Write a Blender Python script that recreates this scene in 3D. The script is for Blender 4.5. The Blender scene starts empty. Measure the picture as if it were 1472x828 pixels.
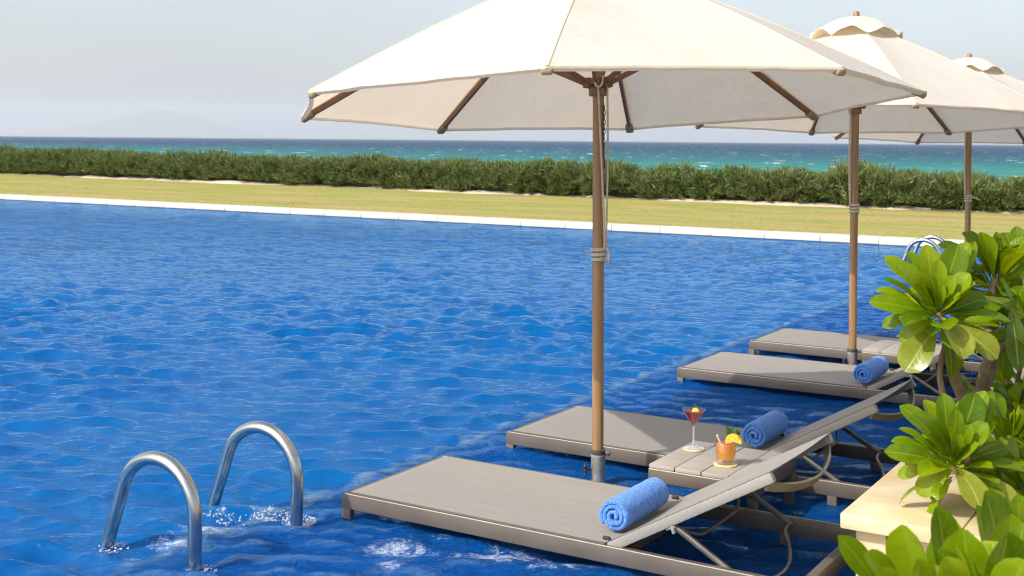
import bpy, bmesh, math, random
import numpy as np
from mathutils import Vector, Matrix, Quaternion, noise as mnoise
PI = math.pi
R = math.radians
scene = bpy.context.scene
col = scene.collection
random.seed(7)

# ------------------------------------------------------------------ frame of the place
# camera stands at x=y=0, 1.525 m above the pool water (z=0), looking along +Y.
CAM_H, FPX, ROLL = 1.525, 1767.0, 0.0088
HA = R(-31.6)                                   # direction foot -> head of the loungers
HX, HY = math.cos(HA), math.sin(HA)
VX, VY = -HY, HX
O = (-0.677, 4.964)                             # foot corner of the nearest lounger
LEDGE_Z = -0.12


def L(h, v, z=0.0):
    return Vector((O[0] + HX * h + VX * v, O[1] + HY * h + VY * v, z))


def P(x, y, Y):                                 # place seen at photo pixel (x, y) and Y metres away
    dx, dy = x - 736.0, y - 201.5
    return Vector(((dx + ROLL * dy) / FPX * Y, Y, CAM_H - (dy - ROLL * dx) / FPX * Y))


FRAME = Matrix.Translation((O[0], O[1], 0)) @ Matrix.Rotation(HA, 4, 'Z')

# ------------------------------------------------------------------ materials
M = {}


def mat(name):
    m = bpy.data.materials.new(name)
    m.use_nodes = True
    nt = m.node_tree
    nt.nodes.clear()
    out = nt.nodes.new('ShaderNodeOutputMaterial')
    M[name] = m
    return m, nt, out


def nd(nt, typ, **kw):
    n = nt.nodes.new(typ)
    ins = kw.pop('ins', {})
    for k, v in kw.items():
        setattr(n, k, v)
    for k, v in ins.items():
        if hasattr(v, 'is_output') or isinstance(v, bpy.types.NodeSocket):
            nt.links.new(v, n.inputs[k])
        else:
            n.inputs[k].default_value = v
    return n


def rgb(*c):
    return (c[0], c[1], c[2], 1.0)


def coords(nt, scale=(1, 1, 1), rot=(0, 0, 0), kind='Object'):
    tc = nd(nt, 'ShaderNodeTexCoord')
    mp = nd(nt, 'ShaderNodeMapping', ins={'Vector': tc.outputs[kind], 'Scale': scale, 'Rotation': rot})
    return mp.outputs[0]


def noi(nt, vec, scale, detail=4.0, rough=0.55):
    return nd(nt, 'ShaderNodeTexNoise', ins={'Vector': vec, 'Scale': scale, 'Detail': detail, 'Roughness': rough}).outputs['Fac']


def ramp(nt, fac, stops, interp='LINEAR'):
    r = nd(nt, 'ShaderNodeValToRGB', ins={'Fac': fac})
    cr = r.color_ramp
    cr.interpolation = interp
    while len(cr.elements) < len(stops):
        cr.elements.new(0.5)
    for e, (p, c) in zip(cr.elements, stops):
        e.position = p
        e.color = c if len(c) == 4 else (c[0], c[1], c[2], 1)
    return r.outputs[0]


def mixc(nt, fac, a, b, blend='MIX'):
    n = nd(nt, 'ShaderNodeMix', data_type='RGBA', blend_type=blend)
    for k, v in ((0, fac), (6, a), (7, b)):
        if isinstance(v, bpy.types.NodeSocket):
            nt.links.new(v, n.inputs[k])
        else:
            n.inputs[k].default_value = v
    return n.outputs[2]


def mth(nt, op, a, b=0.0, clamp=False):
    n = nd(nt, 'ShaderNodeMath', operation=op, use_clamp=clamp)
    for k, v in ((0, a), (1, b)):
        if isinstance(v, bpy.types.NodeSocket):
            nt.links.new(v, n.inputs[k])
        else:
            n.inputs[k].default_value = v
    return n.outputs[0]


def bump(nt, h, strength=0.3, dist=0.01, normal=None):
    n = nd(nt, 'ShaderNodeBump', ins={'Height': h, 'Strength': strength, 'Distance': dist})
    if normal is not None:
        nt.links.new(normal, n.inputs['Normal'])
    return n.outputs[0]


def principled(nt, out, color, rough=0.5, metal=0.0, normal=None, spec=0.5, **ins):
    b = nd(nt, 'ShaderNodeBsdfPrincipled')
    for k, v in (('Base Color', color), ('Roughness', rough), ('Metallic', metal), ('Normal', normal), ('Specular IOR Level', spec)):
        if v is None:
            continue
        if isinstance(v, bpy.types.NodeSocket):
            nt.links.new(v, b.inputs[k])
        else:
            b.inputs[k].default_value = v
    for k, v in ins.items():
        b.inputs[k.replace('_', ' ')].default_value = v
    if out is not None:
        nt.links.new(b.outputs[0], out.inputs[0])
    return b


def speckled(name, c1, c2, scale=8.0, rough=0.5, metal=0.0, bs=0.1, bd=0.004, bscale=60.0, stretch=(1, 1, 1), spec=0.5, detail=5):
    m, nt, out = mat(name)
    v = coords(nt, stretch)
    f = noi(nt, v, scale, detail)
    c = ramp(nt, f, [(0.3, c1), (0.7, c2)])
    n = bump(nt, noi(nt, v, bscale, 3), bs, bd)
    rr = nd(nt, 'ShaderNodeMapRange', ins={'Value': noi(nt, v, scale * 2.3, 3), 'To Min': rough - 0.08, 'To Max': rough + 0.1})
    b = principled(nt, out, c, rough, metal, n, spec)
    nt.links.new(rr.outputs[0], b.inputs['Roughness'])
    return m


speckled('taupe_metal', (0.090, 0.073, 0.058), (0.118, 0.097, 0.078), 7, 0.44, bs=0.03, bscale=220)
speckled('table_plank', (0.29, 0.265, 0.232), (0.35, 0.322, 0.284), 5, 0.5, bs=0.06, bscale=90, stretch=(1, 6, 6))
speckled('black_plastic', (0.012, 0.012, 0.012), (0.03, 0.03, 0.03), 30, 0.4)
speckled('dark_steel', (0.16, 0.145, 0.12), (0.24, 0.215, 0.18), 30, 0.32, metal=0.7, bs=0.02)
speckled('olive_metal', (0.17, 0.145, 0.085), (0.22, 0.19, 0.115), 12, 0.45, metal=0.2, bs=0.03)
speckled('clip_metal', (0.40, 0.38, 0.34), (0.5, 0.48, 0.43), 30, 0.35, metal=0.6)
speckled('edge_glint', (0.44, 0.39, 0.32), (0.54, 0.49, 0.41), 30, 0.4, metal=0.2)  # pale colour paints the sun glint on rail and apron edges
speckled('rope', (0.40, 0.34, 0.26), (0.58, 0.50, 0.40), 80, 0.9, bs=0.6, bscale=260)
speckled('pocket_cloth', (0.26, 0.185, 0.105), (0.36, 0.265, 0.16), 40, 0.9, bs=0.3, bscale=300)
speckled('soil', (0.05, 0.035, 0.022), (0.12, 0.085, 0.055), 14, 0.95, bs=0.8, bd=0.02, bscale=40)
speckled('bark', (0.13, 0.085, 0.05), (0.26, 0.18, 0.11), 30, 0.85, bs=0.8, bd=0.006, bscale=70, stretch=(1, 1, 0.35))
speckled('green_stem', (0.12, 0.17, 0.03), (0.22, 0.24, 0.06), 25, 0.6, bs=0.3)
speckled('sand', (0.52, 0.43, 0.32), (0.70, 0.60, 0.47), 2.2, 0.95, bs=0.7, bd=0.03, bscale=6, detail=8)
speckled('shore', (0.36, 0.31, 0.2), (0.5, 0.42, 0.3), 0.4, 0.95)
speckled('mountain_rock', (0.06, 0.085, 0.05), (0.13, 0.14, 0.09), 0.004, 0.95)
speckled('coping_stone', (0.56, 0.49, 0.38), (0.70, 0.635, 0.52), 2.0, 0.6, bs=0.15, bscale=30, detail=8)
speckled('lemon_rind', (0.75, 0.62, 0.06), (0.80, 0.70, 0.16), 60, 0.45)
speckled('mint', (0.05, 0.16, 0.02), (0.12, 0.28, 0.04), 60, 0.5)
speckled('pine_frond', (0.02, 0.075, 0.02), (0.05, 0.13, 0.035), 40, 0.45)
speckled('straw_paper', (0.72, 0.55, 0.30), (0.82, 0.68, 0.42), 60, 0.6)
speckled('coaster', (0.62, 0.45, 0.22), (0.78, 0.60, 0.34), 70, 0.8, bs=0.4, bscale=260)


def make_wood(name, c1, c2):
    m, nt, out = mat(name)
    v = coords(nt, (22, 22, 1.2))
    w = noi(nt, v, 1.5, 6, 0.65)
    big = noi(nt, coords(nt), 2.2, 3)
    c = mixc(nt, mth(nt, 'MULTIPLY', big, 0.5), ramp(nt, w, [(0.3, c1), (0.72, c2)]), rgb(c1[0] * 0.8, c1[1] * 0.75, c1[2] * 0.7))
    principled(nt, out, c, 0.5, 0, bump(nt, w, 0.25, 0.003))


make_wood('pole_wood', (0.22, 0.115, 0.045), (0.42, 0.255, 0.115))
make_wood('rib_wood', (0.17, 0.075, 0.028), (0.27, 0.13, 0.055))

# brushed stainless tube
m, nt, out = mat('stainless_steel')
v = coords(nt)
f = noi(nt, v, 14, 5)
principled(nt, out, ramp(nt, f, [(0.3, (0.46, 0.44, 0.41)), (0.7, (0.60, 0.58, 0.55))]), 0.20, 1.0, bump(nt, noi(nt, v, 160, 2), 0.03, 0.002))

m, nt, out = mat('galvanized_sleeve')
v = coords(nt, (1, 1, 1))
f = noi(nt, v, 22, 6, 0.65)
rust = ramp(nt, noi(nt, coords(nt, (1, 1, 0.6)), 17, 5), [(0.48, (0, 0, 0)), (0.66, (1, 1, 1))])
c = mixc(nt, rust, ramp(nt, f, [(0.3, (0.30, 0.28, 0.25)), (0.7, (0.52, 0.50, 0.46))]), rgb(0.28, 0.17, 0.07))
principled(nt, out, c, 0.36, 0.30, bump(nt, f, 0.15, 0.003))


# canvas: white cotton, lets some sun through
def canvas(name, c, ct, k):
    m, nt, out = mat(name)
    v = coords(nt)
    weave = nd(nt, 'ShaderNodeTexWave', wave_type='BANDS', bands_direction='X', ins={'Vector': v, 'Scale': 240.0, 'Distortion': 1.5, 'Detail': 1.0}).outputs['Fac']
    folds = noi(nt, coords(nt, (1, 1, 1)), 5.0, 5, 0.6)
    stain = noi(nt, v, 3.0, 6, 0.65)
    cc = ramp(nt, stain, [(0.30, (c[0] * 0.93, c[1] * 0.905, c[2] * 0.86)), (0.62, c)])
    n = bump(nt, folds, 0.36, 0.025)
    n = bump(nt, weave, 0.05, 0.001, n)
    d = nd(nt, 'ShaderNodeBsdfDiffuse', ins={'Color': cc, 'Normal': n})
    t = nd(nt, 'ShaderNodeBsdfTranslucent', ins={'Color': rgb(*ct), 'Normal': n})
    mx = nd(nt, 'ShaderNodeMixShader', ins={0: k, 1: d.outputs[0], 2: t.outputs[0]})
    nt.links.new(mx.outputs[0], out.inputs[0])


canvas('canvas', (0.78, 0.73, 0.65), (0.95, 0.78, 0.57), 0.36)
canvas('vent_canvas', (0.80, 0.755, 0.68), (0.90, 0.68, 0.38), 0.30)

# woven sling
m, nt, out = mat('sling_mesh')
v = coords(nt)
chk = nd(nt, 'ShaderNodeTexChecker', ins={'Vector': v, 'Scale': 180.0, 'Color1': rgb(0.385, 0.360, 0.327), 'Color2': rgb(0.215, 0.199, 0.180)})
rib = nd(nt, 'ShaderNodeTexWave', wave_type='BANDS', bands_direction='Y', ins={'Vector': v, 'Scale': 28.0, 'Distortion': 2.5, 'Detail': 2.0, 'Detail Scale': 2.0}).outputs['Fac']
lng = noi(nt, coords(nt, (1.5, 40, 1)), 2.0, 5, 0.6)
c = mixc(nt, ramp(nt, rib, [(0.0, (0, 0, 0)), (1, (0.55, 0.55, 0.55))]), chk.outputs[0], rgb(0.300, 0.280, 0.254))
c = mixc(nt, 1.0, c, ramp(nt, lng, [(0.3, (0.83, 0.83, 0.83)), (0.7, (1.0, 0.995, 0.99))]), 'MULTIPLY')
principled(nt, out, c, 0.6, 0, bump(nt, chk.outputs['Fac'], 0.25, 0.002), 0.35)

# terry cloth
m, nt, out = mat('terry_cloth')
v = coords(nt)
f = noi(nt, v, 125, 3, 0.8)
big = noi(nt, v, 22, 3)
c = mixc(nt, mth(nt, 'MULTIPLY', big, 0.45), ramp(nt, f, [(0.36, (0.018, 0.110, 0.44)), (0.64, (0.17, 0.38, 0.84))]), rgb(0.085, 0.25, 0.68))
b = principled(nt, out, c, 0.95, 0, bump(nt, f, 0.9, 0.006), 0.1)
b.inputs['Sheen Weight'].default_value = 0.35
b.inputs['Sheen Roughness'].default_value = 0.5
b.inputs['Sheen Tint'].default_value = rgb(0.6, 0.75, 1.0)


# travertine
def travertine(name, lo, mid, hi):
    m, nt, out = mat(name)
    v = coords(nt, (1.0, 1.0, 3.0))
    a = noi(nt, coords(nt, (3.0, 3.6, 4.5), (0, 0, 0.4)), 1.8, 8, 0.62)
    b2 = noi(nt, v, 3.0, 6, 0.6)
    c = ramp(nt, a, [(0.36, lo), (0.5, mid), (0.64, hi)])
    c = mixc(nt, ramp(nt, b2, [(0.45, (0, 0, 0)), (0.75, (0.75, 0.75, 0.75))]), c, rgb(0.62, 0.46, 0.20))
    pits = ramp(nt, noi(nt, coords(nt, (14, 40, 40)), 3, 4), [(0.66, (0, 0, 0)), (0.72, (1, 1, 1))])
    c = mixc(nt, mth(nt, 'MULTIPLY', pits, 0.35), c, rgb(0.36, 0.24, 0.11))
    principled(nt, out, c, 0.42, 0, bump(nt, a, 0.1, 0.004))


travertine('travertine', (0.46, 0.355, 0.20), (0.54, 0.445, 0.285), (0.61, 0.54, 0.405))
travertine('deck_travertine', (0.44, 0.34, 0.19), (0.57, 0.47, 0.31), (0.66, 0.58, 0.44))


# mosaic tiles
def mosaic(name, dark, mid, light, grout, size):
    m, nt, out = mat(name)
    v = coords(nt)
    br = nd(nt, 'ShaderNodeTexBrick', offset=0.0, ins={'Vector': v, 'Scale': 1.0 / size, 'Brick Width': 1.0, 'Row Height': 1.0, 'Mortar Size': 0.05,
            'Color1': rgb(0, 0, 0), 'Color2': rgb(1, 1, 1), 'Mortar': rgb(0.5, 0.5, 0.5)})
    c = ramp(nt, br.outputs['Color'], [(0.0, dark), (0.5, mid), (1.0, light)])
    c = mixc(nt, noi(nt, v, 1.2, 4), c, rgb(*mid))
    c = mixc(nt, br.outputs['Fac'], c, rgb(*grout))
    principled(nt, out, c, 0.3)


mosaic('pool_mosaic', (0.006, 0.085, 0.36), (0.010, 0.125, 0.46), (0.02, 0.17, 0.54), (0.05, 0.20, 0.50), 0.025)
mosaic('ledge_mosaic', (0.010, 0.055, 0.30), (0.016, 0.085, 0.40), (0.06, 0.16, 0.52), (0.07, 0.17, 0.45), 0.025)
mosaic('border_tile', (0.42, 0.46, 0.50), (0.52, 0.55, 0.57), (0.60, 0.62, 0.62), (0.30, 0.36, 0.42), 0.04)

# pool water
m, nt, out = mat('pool_water')
geo = nd(nt, 'ShaderNodeNewGeometry')
vp = geo.outputs['Position']
shallow = nd(nt, 'ShaderNodeAttribute', attribute_name='shallow').outputs['Fac']
foam_sparkle_a = nd(nt, 'ShaderNodeAttribute', attribute_name='foam_sparkle').outputs['Fac']


def wnoise(scale, det, dist, sy=1.7, rot=0.15, rough=0.55):
    v_ = nd(nt, 'ShaderNodeMapping', ins={'Vector': vp, 'Scale': (1.0, sy, 1.0), 'Rotation': (0, 0, rot)}).outputs[0]
    return nd(nt, 'ShaderNodeTexNoise', ins={'Vector': v_, 'Scale': scale, 'Detail': det, 'Roughness': rough, 'Distortion': dist}).outputs['Fac']


n1 = wnoise(2.3, 3.0, 0.5)
n2 = wnoise(6.5, 4.0, 0.7)
n3 = wnoise(24.0, 5.0, 1.3, 1.2, 0.5, 0.65)
# small waves the mesh does not carry out in the open pool
open_w = nd(nt, 'ShaderNodeAttribute', attribute_name='fine').outputs['Fac']


def vbump(h, lo, hi, fac, dist, nrm=None):
    b_ = nd(nt, 'ShaderNodeBump', ins={'Height': h, 'Distance': dist})
    nt.links.new(nd(nt, 'ShaderNodeMapRange', ins={'Value': fac, 'To Min': lo, 'To Max': hi}).outputs[0], b_.inputs['Strength'])
    if nrm is not None:
        nt.links.new(nrm, b_.inputs['Normal'])
    return b_.outputs[0]


nb = vbump(n1, 0.06, 0.75, open_w, 0.12)
nb = vbump(n2, 0.30, 0.65, open_w, 0.040, nb)
nb = vbump(n3, 0.24, 1.0, shallow, 0.036, nb)
# Schlick reflectance, the same from either side of the surface
cosn = nd(nt, 'ShaderNodeVectorMath', operation='DOT_PRODUCT', ins={0: geo.outputs['Incoming'], 1: nb}).outputs['Value']
om = mth(nt, 'SUBTRACT', 1.0, mth(nt, 'ABSOLUTE', cosn), True)
fres = mth(nt, 'ADD', 0.02, mth(nt, 'MULTIPLY', mth(nt, 'POWER', om, 5.0), 0.98), True)
hue = wnoise(0.5, 3.0, 0.3)
body_d = mixc(nt, ramp(nt, hue, [(0.3, (0, 0, 0)), (0.7, (1, 1, 1))]), rgb(0.0008, 0.106, 0.325), rgb(0.0008, 0.083, 0.295))
rim_a = nd(nt, 'ShaderNodeAttribute', attribute_name='thin_water').outputs['Fac']      # little water stands over the tiled edge
body_c = mixc(nt, shallow, body_d, rgb(0.002, 0.112, 0.445))
body_c = mixc(nt, mth(nt, 'MULTIPLY', rim_a, ramp(nt, wnoise(5.0, 4.0, 1.0), [(0.35, (0.25, 0.25, 0.25)), (0.6, (0.95, 0.95, 0.95))])), body_c, rgb(0.17, 0.31, 0.46))
dif = nd(nt, 'ShaderNodeBsdfDiffuse', ins={'Color': body_c, 'Normal': nb})
tra = nd(nt, 'ShaderNodeBsdfTransparent', ins={'Color': mixc(nt, rim_a, rgb(0.42, 0.74, 0.95), rgb(0.66, 0.86, 0.98))})
rfr = nd(nt, 'ShaderNodeBsdfRefraction', ins={'Color': rgb(0.60, 0.85, 1.0), 'IOR': 1.33, 'Roughness': 0.02, 'Normal': nb})
see = nd(nt, 'ShaderNodeMixShader', ins={0: mth(nt, 'SUBTRACT', 0.62, mth(nt, 'MULTIPLY', rim_a, 0.62)), 1: tra.outputs[0], 2: rfr.outputs[0]})
bodyfac = mth(nt, 'SUBTRACT', 0.82, mth(nt, 'MULTIPLY', shallow, 0.20))
bodyfac = mth(nt, 'MULTIPLY', bodyfac, mth(nt, 'SUBTRACT', 1.0, mth(nt, 'MULTIPLY', rim_a, 0.10)))
body = nd(nt, 'ShaderNodeMixShader', ins={0: bodyfac, 1: see.outputs[0], 2: dif.outputs[0]})
glo = nd(nt, 'ShaderNodeBsdfGlossy', ins={'Color': rgb(0.48, 0.73, 1.0), 'Roughness': nd(nt, 'ShaderNodeMapRange', ins={'Value': open_w, 'To Min': 0.025, 'To Max': 0.12}).outputs[0], 'Normal': nb})
surf = nd(nt, 'ShaderNodeMixShader', ins={0: fres, 1: body.outputs[0], 2: glo.outputs[0]})
fn = nd(nt, 'ShaderNodeTexNoise', ins={'Vector': vp, 'Scale': 48.0, 'Detail': 7.0, 'Roughness': 0.78, 'Distortion': 2.6}).outputs['Fac']
fl = nd(nt, 'ShaderNodeTexNoise', ins={'Vector': vp, 'Scale': 9.0, 'Detail': 5.0, 'Roughness': 0.65, 'Distortion': 1.8}).outputs['Fac']
thr = mth(nt, 'ADD', mth(nt, 'MULTIPLY', fn, 0.65), mth(nt, 'MULTIPLY', fl, 0.50))
fm = mth(nt, 'ADD', mth(nt, 'MULTIPLY', foam_sparkle_a, 0.40), thr)
fmask = nd(nt, 'ShaderNodeMapRange', ins={'Value': fm, 'From Min': 0.82, 'From Max': 1.02, 'To Min': 0.0, 'To Max': 0.85}).outputs[0]
fmask = mth(nt, 'MULTIPLY', fmask, mth(nt, 'MULTIPLY', foam_sparkle_a, 5.0, True))
white = nd(nt, 'ShaderNodeBsdfDiffuse', ins={'Color': rgb(0.66, 0.72, 0.78)})
fin = nd(nt, 'ShaderNodeMixShader', ins={0: fmask, 1: surf.outputs[0], 2: white.outputs[0]})
nt.links.new(fin.outputs[0], out.inputs[0])

m, nt, out = mat('splash_water')
d = nd(nt, 'ShaderNodeBsdfDiffuse', ins={'Color': rgb(0.75, 0.8, 0.85)})
g = nd(nt, 'ShaderNodeBsdfGlossy', ins={'Roughness': 0.05})
t = nd(nt, 'ShaderNodeBsdfTransparent', ins={'Color': rgb(0.8, 0.9, 1.0)})
a = nd(nt, 'ShaderNodeMixShader', ins={0: 0.45, 1: t.outputs[0], 2: d.outputs[0]})
b = nd(nt, 'ShaderNodeMixShader', ins={0: 0.2, 1: a.outputs[0], 2: g.outputs[0]})
nt.links.new(b.outputs[0], out.inputs[0])

# sea
m, nt, out = mat('sea_water')
geo = nd(nt, 'ShaderNodeNewGeometry')
sx = nd(nt, 'ShaderNodeSeparateXYZ', ins={0: geo.outputs['Position']})
px, py = sx.outputs[0], sx.outputs[1]
warp = nd(nt, 'ShaderNodeTexNoise', ins={'Vector': nd(nt, 'ShaderNodeMapping', ins={'Vector': geo.outputs['Position'], 'Scale': (0.002, 0.004, 1)}).outputs[0], 'Scale': 1.0, 'Detail': 4.0}).outputs['Fac']
dist = mth(nt, 'ADD', mth(nt, 'ADD', py, mth(nt, 'MULTIPLY', px, 0.55)), mth(nt, 'MULTIPLY', mth(nt, 'SUBTRACT', warp, 0.5), 260.0))
lg = mth(nt, 'LOGARITHM', mth(nt, 'MAXIMUM', dist, 20.0), 10.0)
fd = nd(nt, 'ShaderNodeMapRange', ins={'Value': lg, 'From Min': 2.1, 'From Max': 3.4}).outputs[0]
cs = ramp(nt, fd, [(0.0, (0.045, 0.245, 0.205)), (0.26, (0.036, 0.200, 0.185)), (0.42, (0.024, 0.115, 0.145)), (0.56, (0.018, 0.062, 0.118)), (1.0, (0.016, 0.05, 0.105))])
rip = nd(nt, 'ShaderNodeTexNoise', ins={'Vector': nd(nt, 'ShaderNodeMapping', ins={'Vector': geo.outputs['Position'], 'Scale': (0.16, 0.05, 1)}).outputs[0], 'Scale': 1.0, 'Detail': 5.0, 'Roughness': 0.65}).outputs['Fac']
cs = mixc(nt, 1.0, cs, ramp(nt, rip, [(0.3, (0.72, 0.76, 0.80)), (0.7, (1.25, 1.2, 1.15))]), 'MULTIPLY')
cap = nd(nt, 'ShaderNodeTexNoise', ins={'Vector': nd(nt, 'ShaderNodeMapping', ins={'Vector': geo.outputs['Position'], 'Scale': (0.20, 0.05, 1)}).outputs[0], 'Scale': 1.0, 'Detail': 3.0, 'Roughness': 0.6}).outputs['Fac']
cap = nd(nt, 'ShaderNodeMapRange', ins={'Value': cap, 'From Min': 0.635, 'From Max': 0.69}).outputs[0]
d = nd(nt, 'ShaderNodeBsdfDiffuse', ins={'Color': cs})
g = nd(nt, 'ShaderNodeBsdfGlossy', ins={'Roughness': 0.35, 'Color': rgb(0.8, 0.85, 0.9)})
s1 = nd(nt, 'ShaderNodeMixShader', ins={0: 0.07, 1: d.outputs[0], 2: g.outputs[0]})
w = nd(nt, 'ShaderNodeBsdfDiffuse', ins={'Color': rgb(0.8, 0.82, 0.82)})
s2 = nd(nt, 'ShaderNodeMixShader', ins={0: cap, 1: s1.outputs[0], 2: w.outputs[0]})
nt.links.new(s2.outputs[0], out.inputs[0])

# lawn
m, nt, out = mat('lawn')
v = coords(nt)
a = noi(nt, coords(nt, (0.22, 0.9, 1), (0, 0, 0)), 1.0, 6, 0.6)
b2 = noi(nt, v, 9, 6, 0.7)
c = ramp(nt, a, [(0.36, (0.41, 0.305, 0.145)), (0.45, (0.36, 0.315, 0.11)), (0.56, (0.275, 0.295, 0.07)), (0.66, (0.37, 0.325, 0.125))])
c = mixc(nt, 1.0, c, ramp(nt, b2, [(0.3, (0.72, 0.72, 0.7)), (0.7, (1.2, 1.2, 1.15))]), 'MULTIPLY')
principled(nt, out, c, 0.95, 0, bump(nt, b2, 0.8, 0.04), 0.1)

m, nt, out = mat('grass_blade')
geo = nd(nt, 'ShaderNodeNewGeometry')
c = ramp(nt, geo.outputs['Random Per Island'], [(0.0, (0.40, 0.335, 0.14)), (0.5, (0.36, 0.335, 0.11)), (1.0, (0.46, 0.375, 0.18))])
principled(nt, out, c, 0.8, spec=0.1)

# hedge needles
m, nt, out = mat('hedge_needle')
geo = nd(nt, 'ShaderNodeNewGeometry')
big = ramp(nt, noi(nt, coords(nt), 0.55, 4), [(0.35, (0, 0, 0)), (0.65, (1, 1, 1))])
c = ramp(nt, geo.outputs['Random Per Island'], [(0.0, (0.07, 0.115, 0.030)), (0.4, (0.120, 0.195, 0.056)), (0.75, (0.195, 0.265, 0.084)), (0.94, (0.31, 0.29, 0.13)), (1.0, (0.36, 0.29, 0.19))])
c = mixc(nt, mth(nt, 'MULTIPLY', big, 0.55), c, rgb(0.175, 0.185, 0.072))
d = nd(nt, 'ShaderNodeBsdfDiffuse', ins={'Color': c})
t = nd(nt, 'ShaderNodeBsdfTranslucent', ins={'Color': c})
mx = nd(nt, 'ShaderNodeMixShader', ins={0: 0.25, 1: d.outputs[0], 2: t.outputs[0]})
nt.links.new(mx.outputs[0], out.inputs[0])
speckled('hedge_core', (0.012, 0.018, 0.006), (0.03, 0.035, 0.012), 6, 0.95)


# shrub leaves (uv: x across -> u, along -> v)
def leaf_mat(name, c_dark, c_mid, c_light, vein, tr):
    m, nt, out = mat(name)
    geo = nd(nt, 'ShaderNodeNewGeometry')
    uv = nd(nt, 'ShaderNodeUVMap')
    s = nd(nt, 'ShaderNodeSeparateXYZ', ins={0: uv.outputs[0]})
    ax = mth(nt, 'ABSOLUTE', mth(nt, 'SUBTRACT', s.outputs[0], 0.5))
    mid = nd(nt, 'ShaderNodeMapRange', ins={'Value': ax, 'From Min': 0.018, 'From Max': 0.05, 'To Min': 1.0, 'To Max': 0.0}).outputs[0]
    sv = mth(nt, 'SINE', mth(nt, 'MULTIPLY', mth(nt, 'SUBTRACT', s.outputs[1], mth(nt, 'MULTIPLY', ax, 0.55)), 62.0))
    side = mth(nt, 'MULTIPLY', nd(nt, 'ShaderNodeMapRange', ins={'Value': sv, 'From Min': 0.86, 'From Max': 1.0}).outputs[0], 0.22)
    c = ramp(nt, geo.outputs['Random Per Island'], [(0.0, c_dark), (0.45, c_mid), (0.9, c_light), (1.0, (c_light[0] * 1.08, c_light[1] * 0.98, c_light[2]))])
    blotch = noi(nt, coords(nt), 26, 5, 0.65)
    c = mixc(nt, 1.0, c, ramp(nt, blotch, [(0.3, (0.78, 0.80, 0.72)), (0.7, (1.16, 1.12, 1.1))]), 'MULTIPLY')
    c = mixc(nt, mth(nt, 'MAXIMUM', mth(nt, 'MULTIPLY', mid, 0.6), side), c, rgb(*vein))
    spots = ramp(nt, noi(nt, coords(nt), 75, 4, 0.7), [(0.66, (0, 0, 0)), (0.74, (0.7, 0.7, 0.7))])
    c = mixc(nt, spots, c, rgb(0.24, 0.20, 0.035))
    tipf = nd(nt, 'ShaderNodeMapRange', ins={'Value': mth(nt, 'ADD', s.outputs[1], mth(nt, 'MULTIPLY', mth(nt, 'SUBTRACT', blotch, 0.5), 0.5)), 'From Min': 1.02, 'From Max': 1.16}).outputs[0]
    c = mixc(nt, tipf, c, rgb(0.30, 0.22, 0.05))
    hgt = mth(nt, 'SUBTRACT', mth(nt, 'MULTIPLY', blotch, 0.5), mth(nt, 'ADD', mid, side))
    n = bump(nt, hgt, 0.35, 0.002)
    p = principled(nt, None, c, 0.26, 0, n, 0.38)
    t = nd(nt, 'ShaderNodeBsdfTranslucent', ins={'Color': mixc(nt, 1.0, c, rgb(1.7, 1.4, 0.3), 'MULTIPLY'), 'Normal': n})
    mx = nd(nt, 'ShaderNodeMixShader', ins={0: tr, 1: p.outputs[0], 2: t.outputs[0]})
    nt.links.new(mx.outputs[0], out.inputs[0])


leaf_mat('bright_leaf', (0.090, 0.175, 0.003), (0.165, 0.275, 0.004), (0.240, 0.350, 0.006), (0.29, 0.39, 0.03), 0.45)
leaf_mat('aged_leaf', (0.07, 0.135, 0.012), (0.17, 0.235, 0.018), (0.32, 0.34, 0.04), (0.40, 0.42, 0.10), 0.34)

# drinks
m, nt, out = mat('clear_glass')
lw = nd(nt, 'ShaderNodeLayerWeight', ins={'Blend': 0.5}).outputs['Facing']
fr = mth(nt, 'ADD', 0.08, mth(nt, 'MULTIPLY', mth(nt, 'POWER', lw, 4.0), 0.6), True)
t = nd(nt, 'ShaderNodeBsdfTransparent', ins={'Color': rgb(0.93, 0.945, 0.95)})
g = nd(nt, 'ShaderNodeBsdfGlossy', ins={'Roughness': 0.03})
mx = nd(nt, 'ShaderNodeMixShader', ins={0: fr, 1: t.outputs[0], 2: g.outputs[0]})
nt.links.new(mx.outputs[0], out.inputs[0])


m, nt, out = mat('stem_glass')
lw = nd(nt, 'ShaderNodeLayerWeight', ins={'Blend': 0.5}).outputs['Facing']
t = nd(nt, 'ShaderNodeBsdfTransparent', ins={'Color': rgb(0.9, 0.93, 0.95)})
g = nd(nt, 'ShaderNodeBsdfGlossy', ins={'Roughness': 0.08})
d = nd(nt, 'ShaderNodeBsdfDiffuse', ins={'Color': rgb(0.75, 0.80, 0.85)})
gd = nd(nt, 'ShaderNodeMixShader', ins={0: 0.45, 1: g.outputs[0], 2: d.outputs[0]})
mx = nd(nt, 'ShaderNodeMixShader', ins={0: mth(nt, 'ADD', 0.38, mth(nt, 'MULTIPLY', lw, 0.4), True), 1: t.outputs[0], 2: gd.outputs[0]})
nt.links.new(mx.outputs[0], out.inputs[0])


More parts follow.
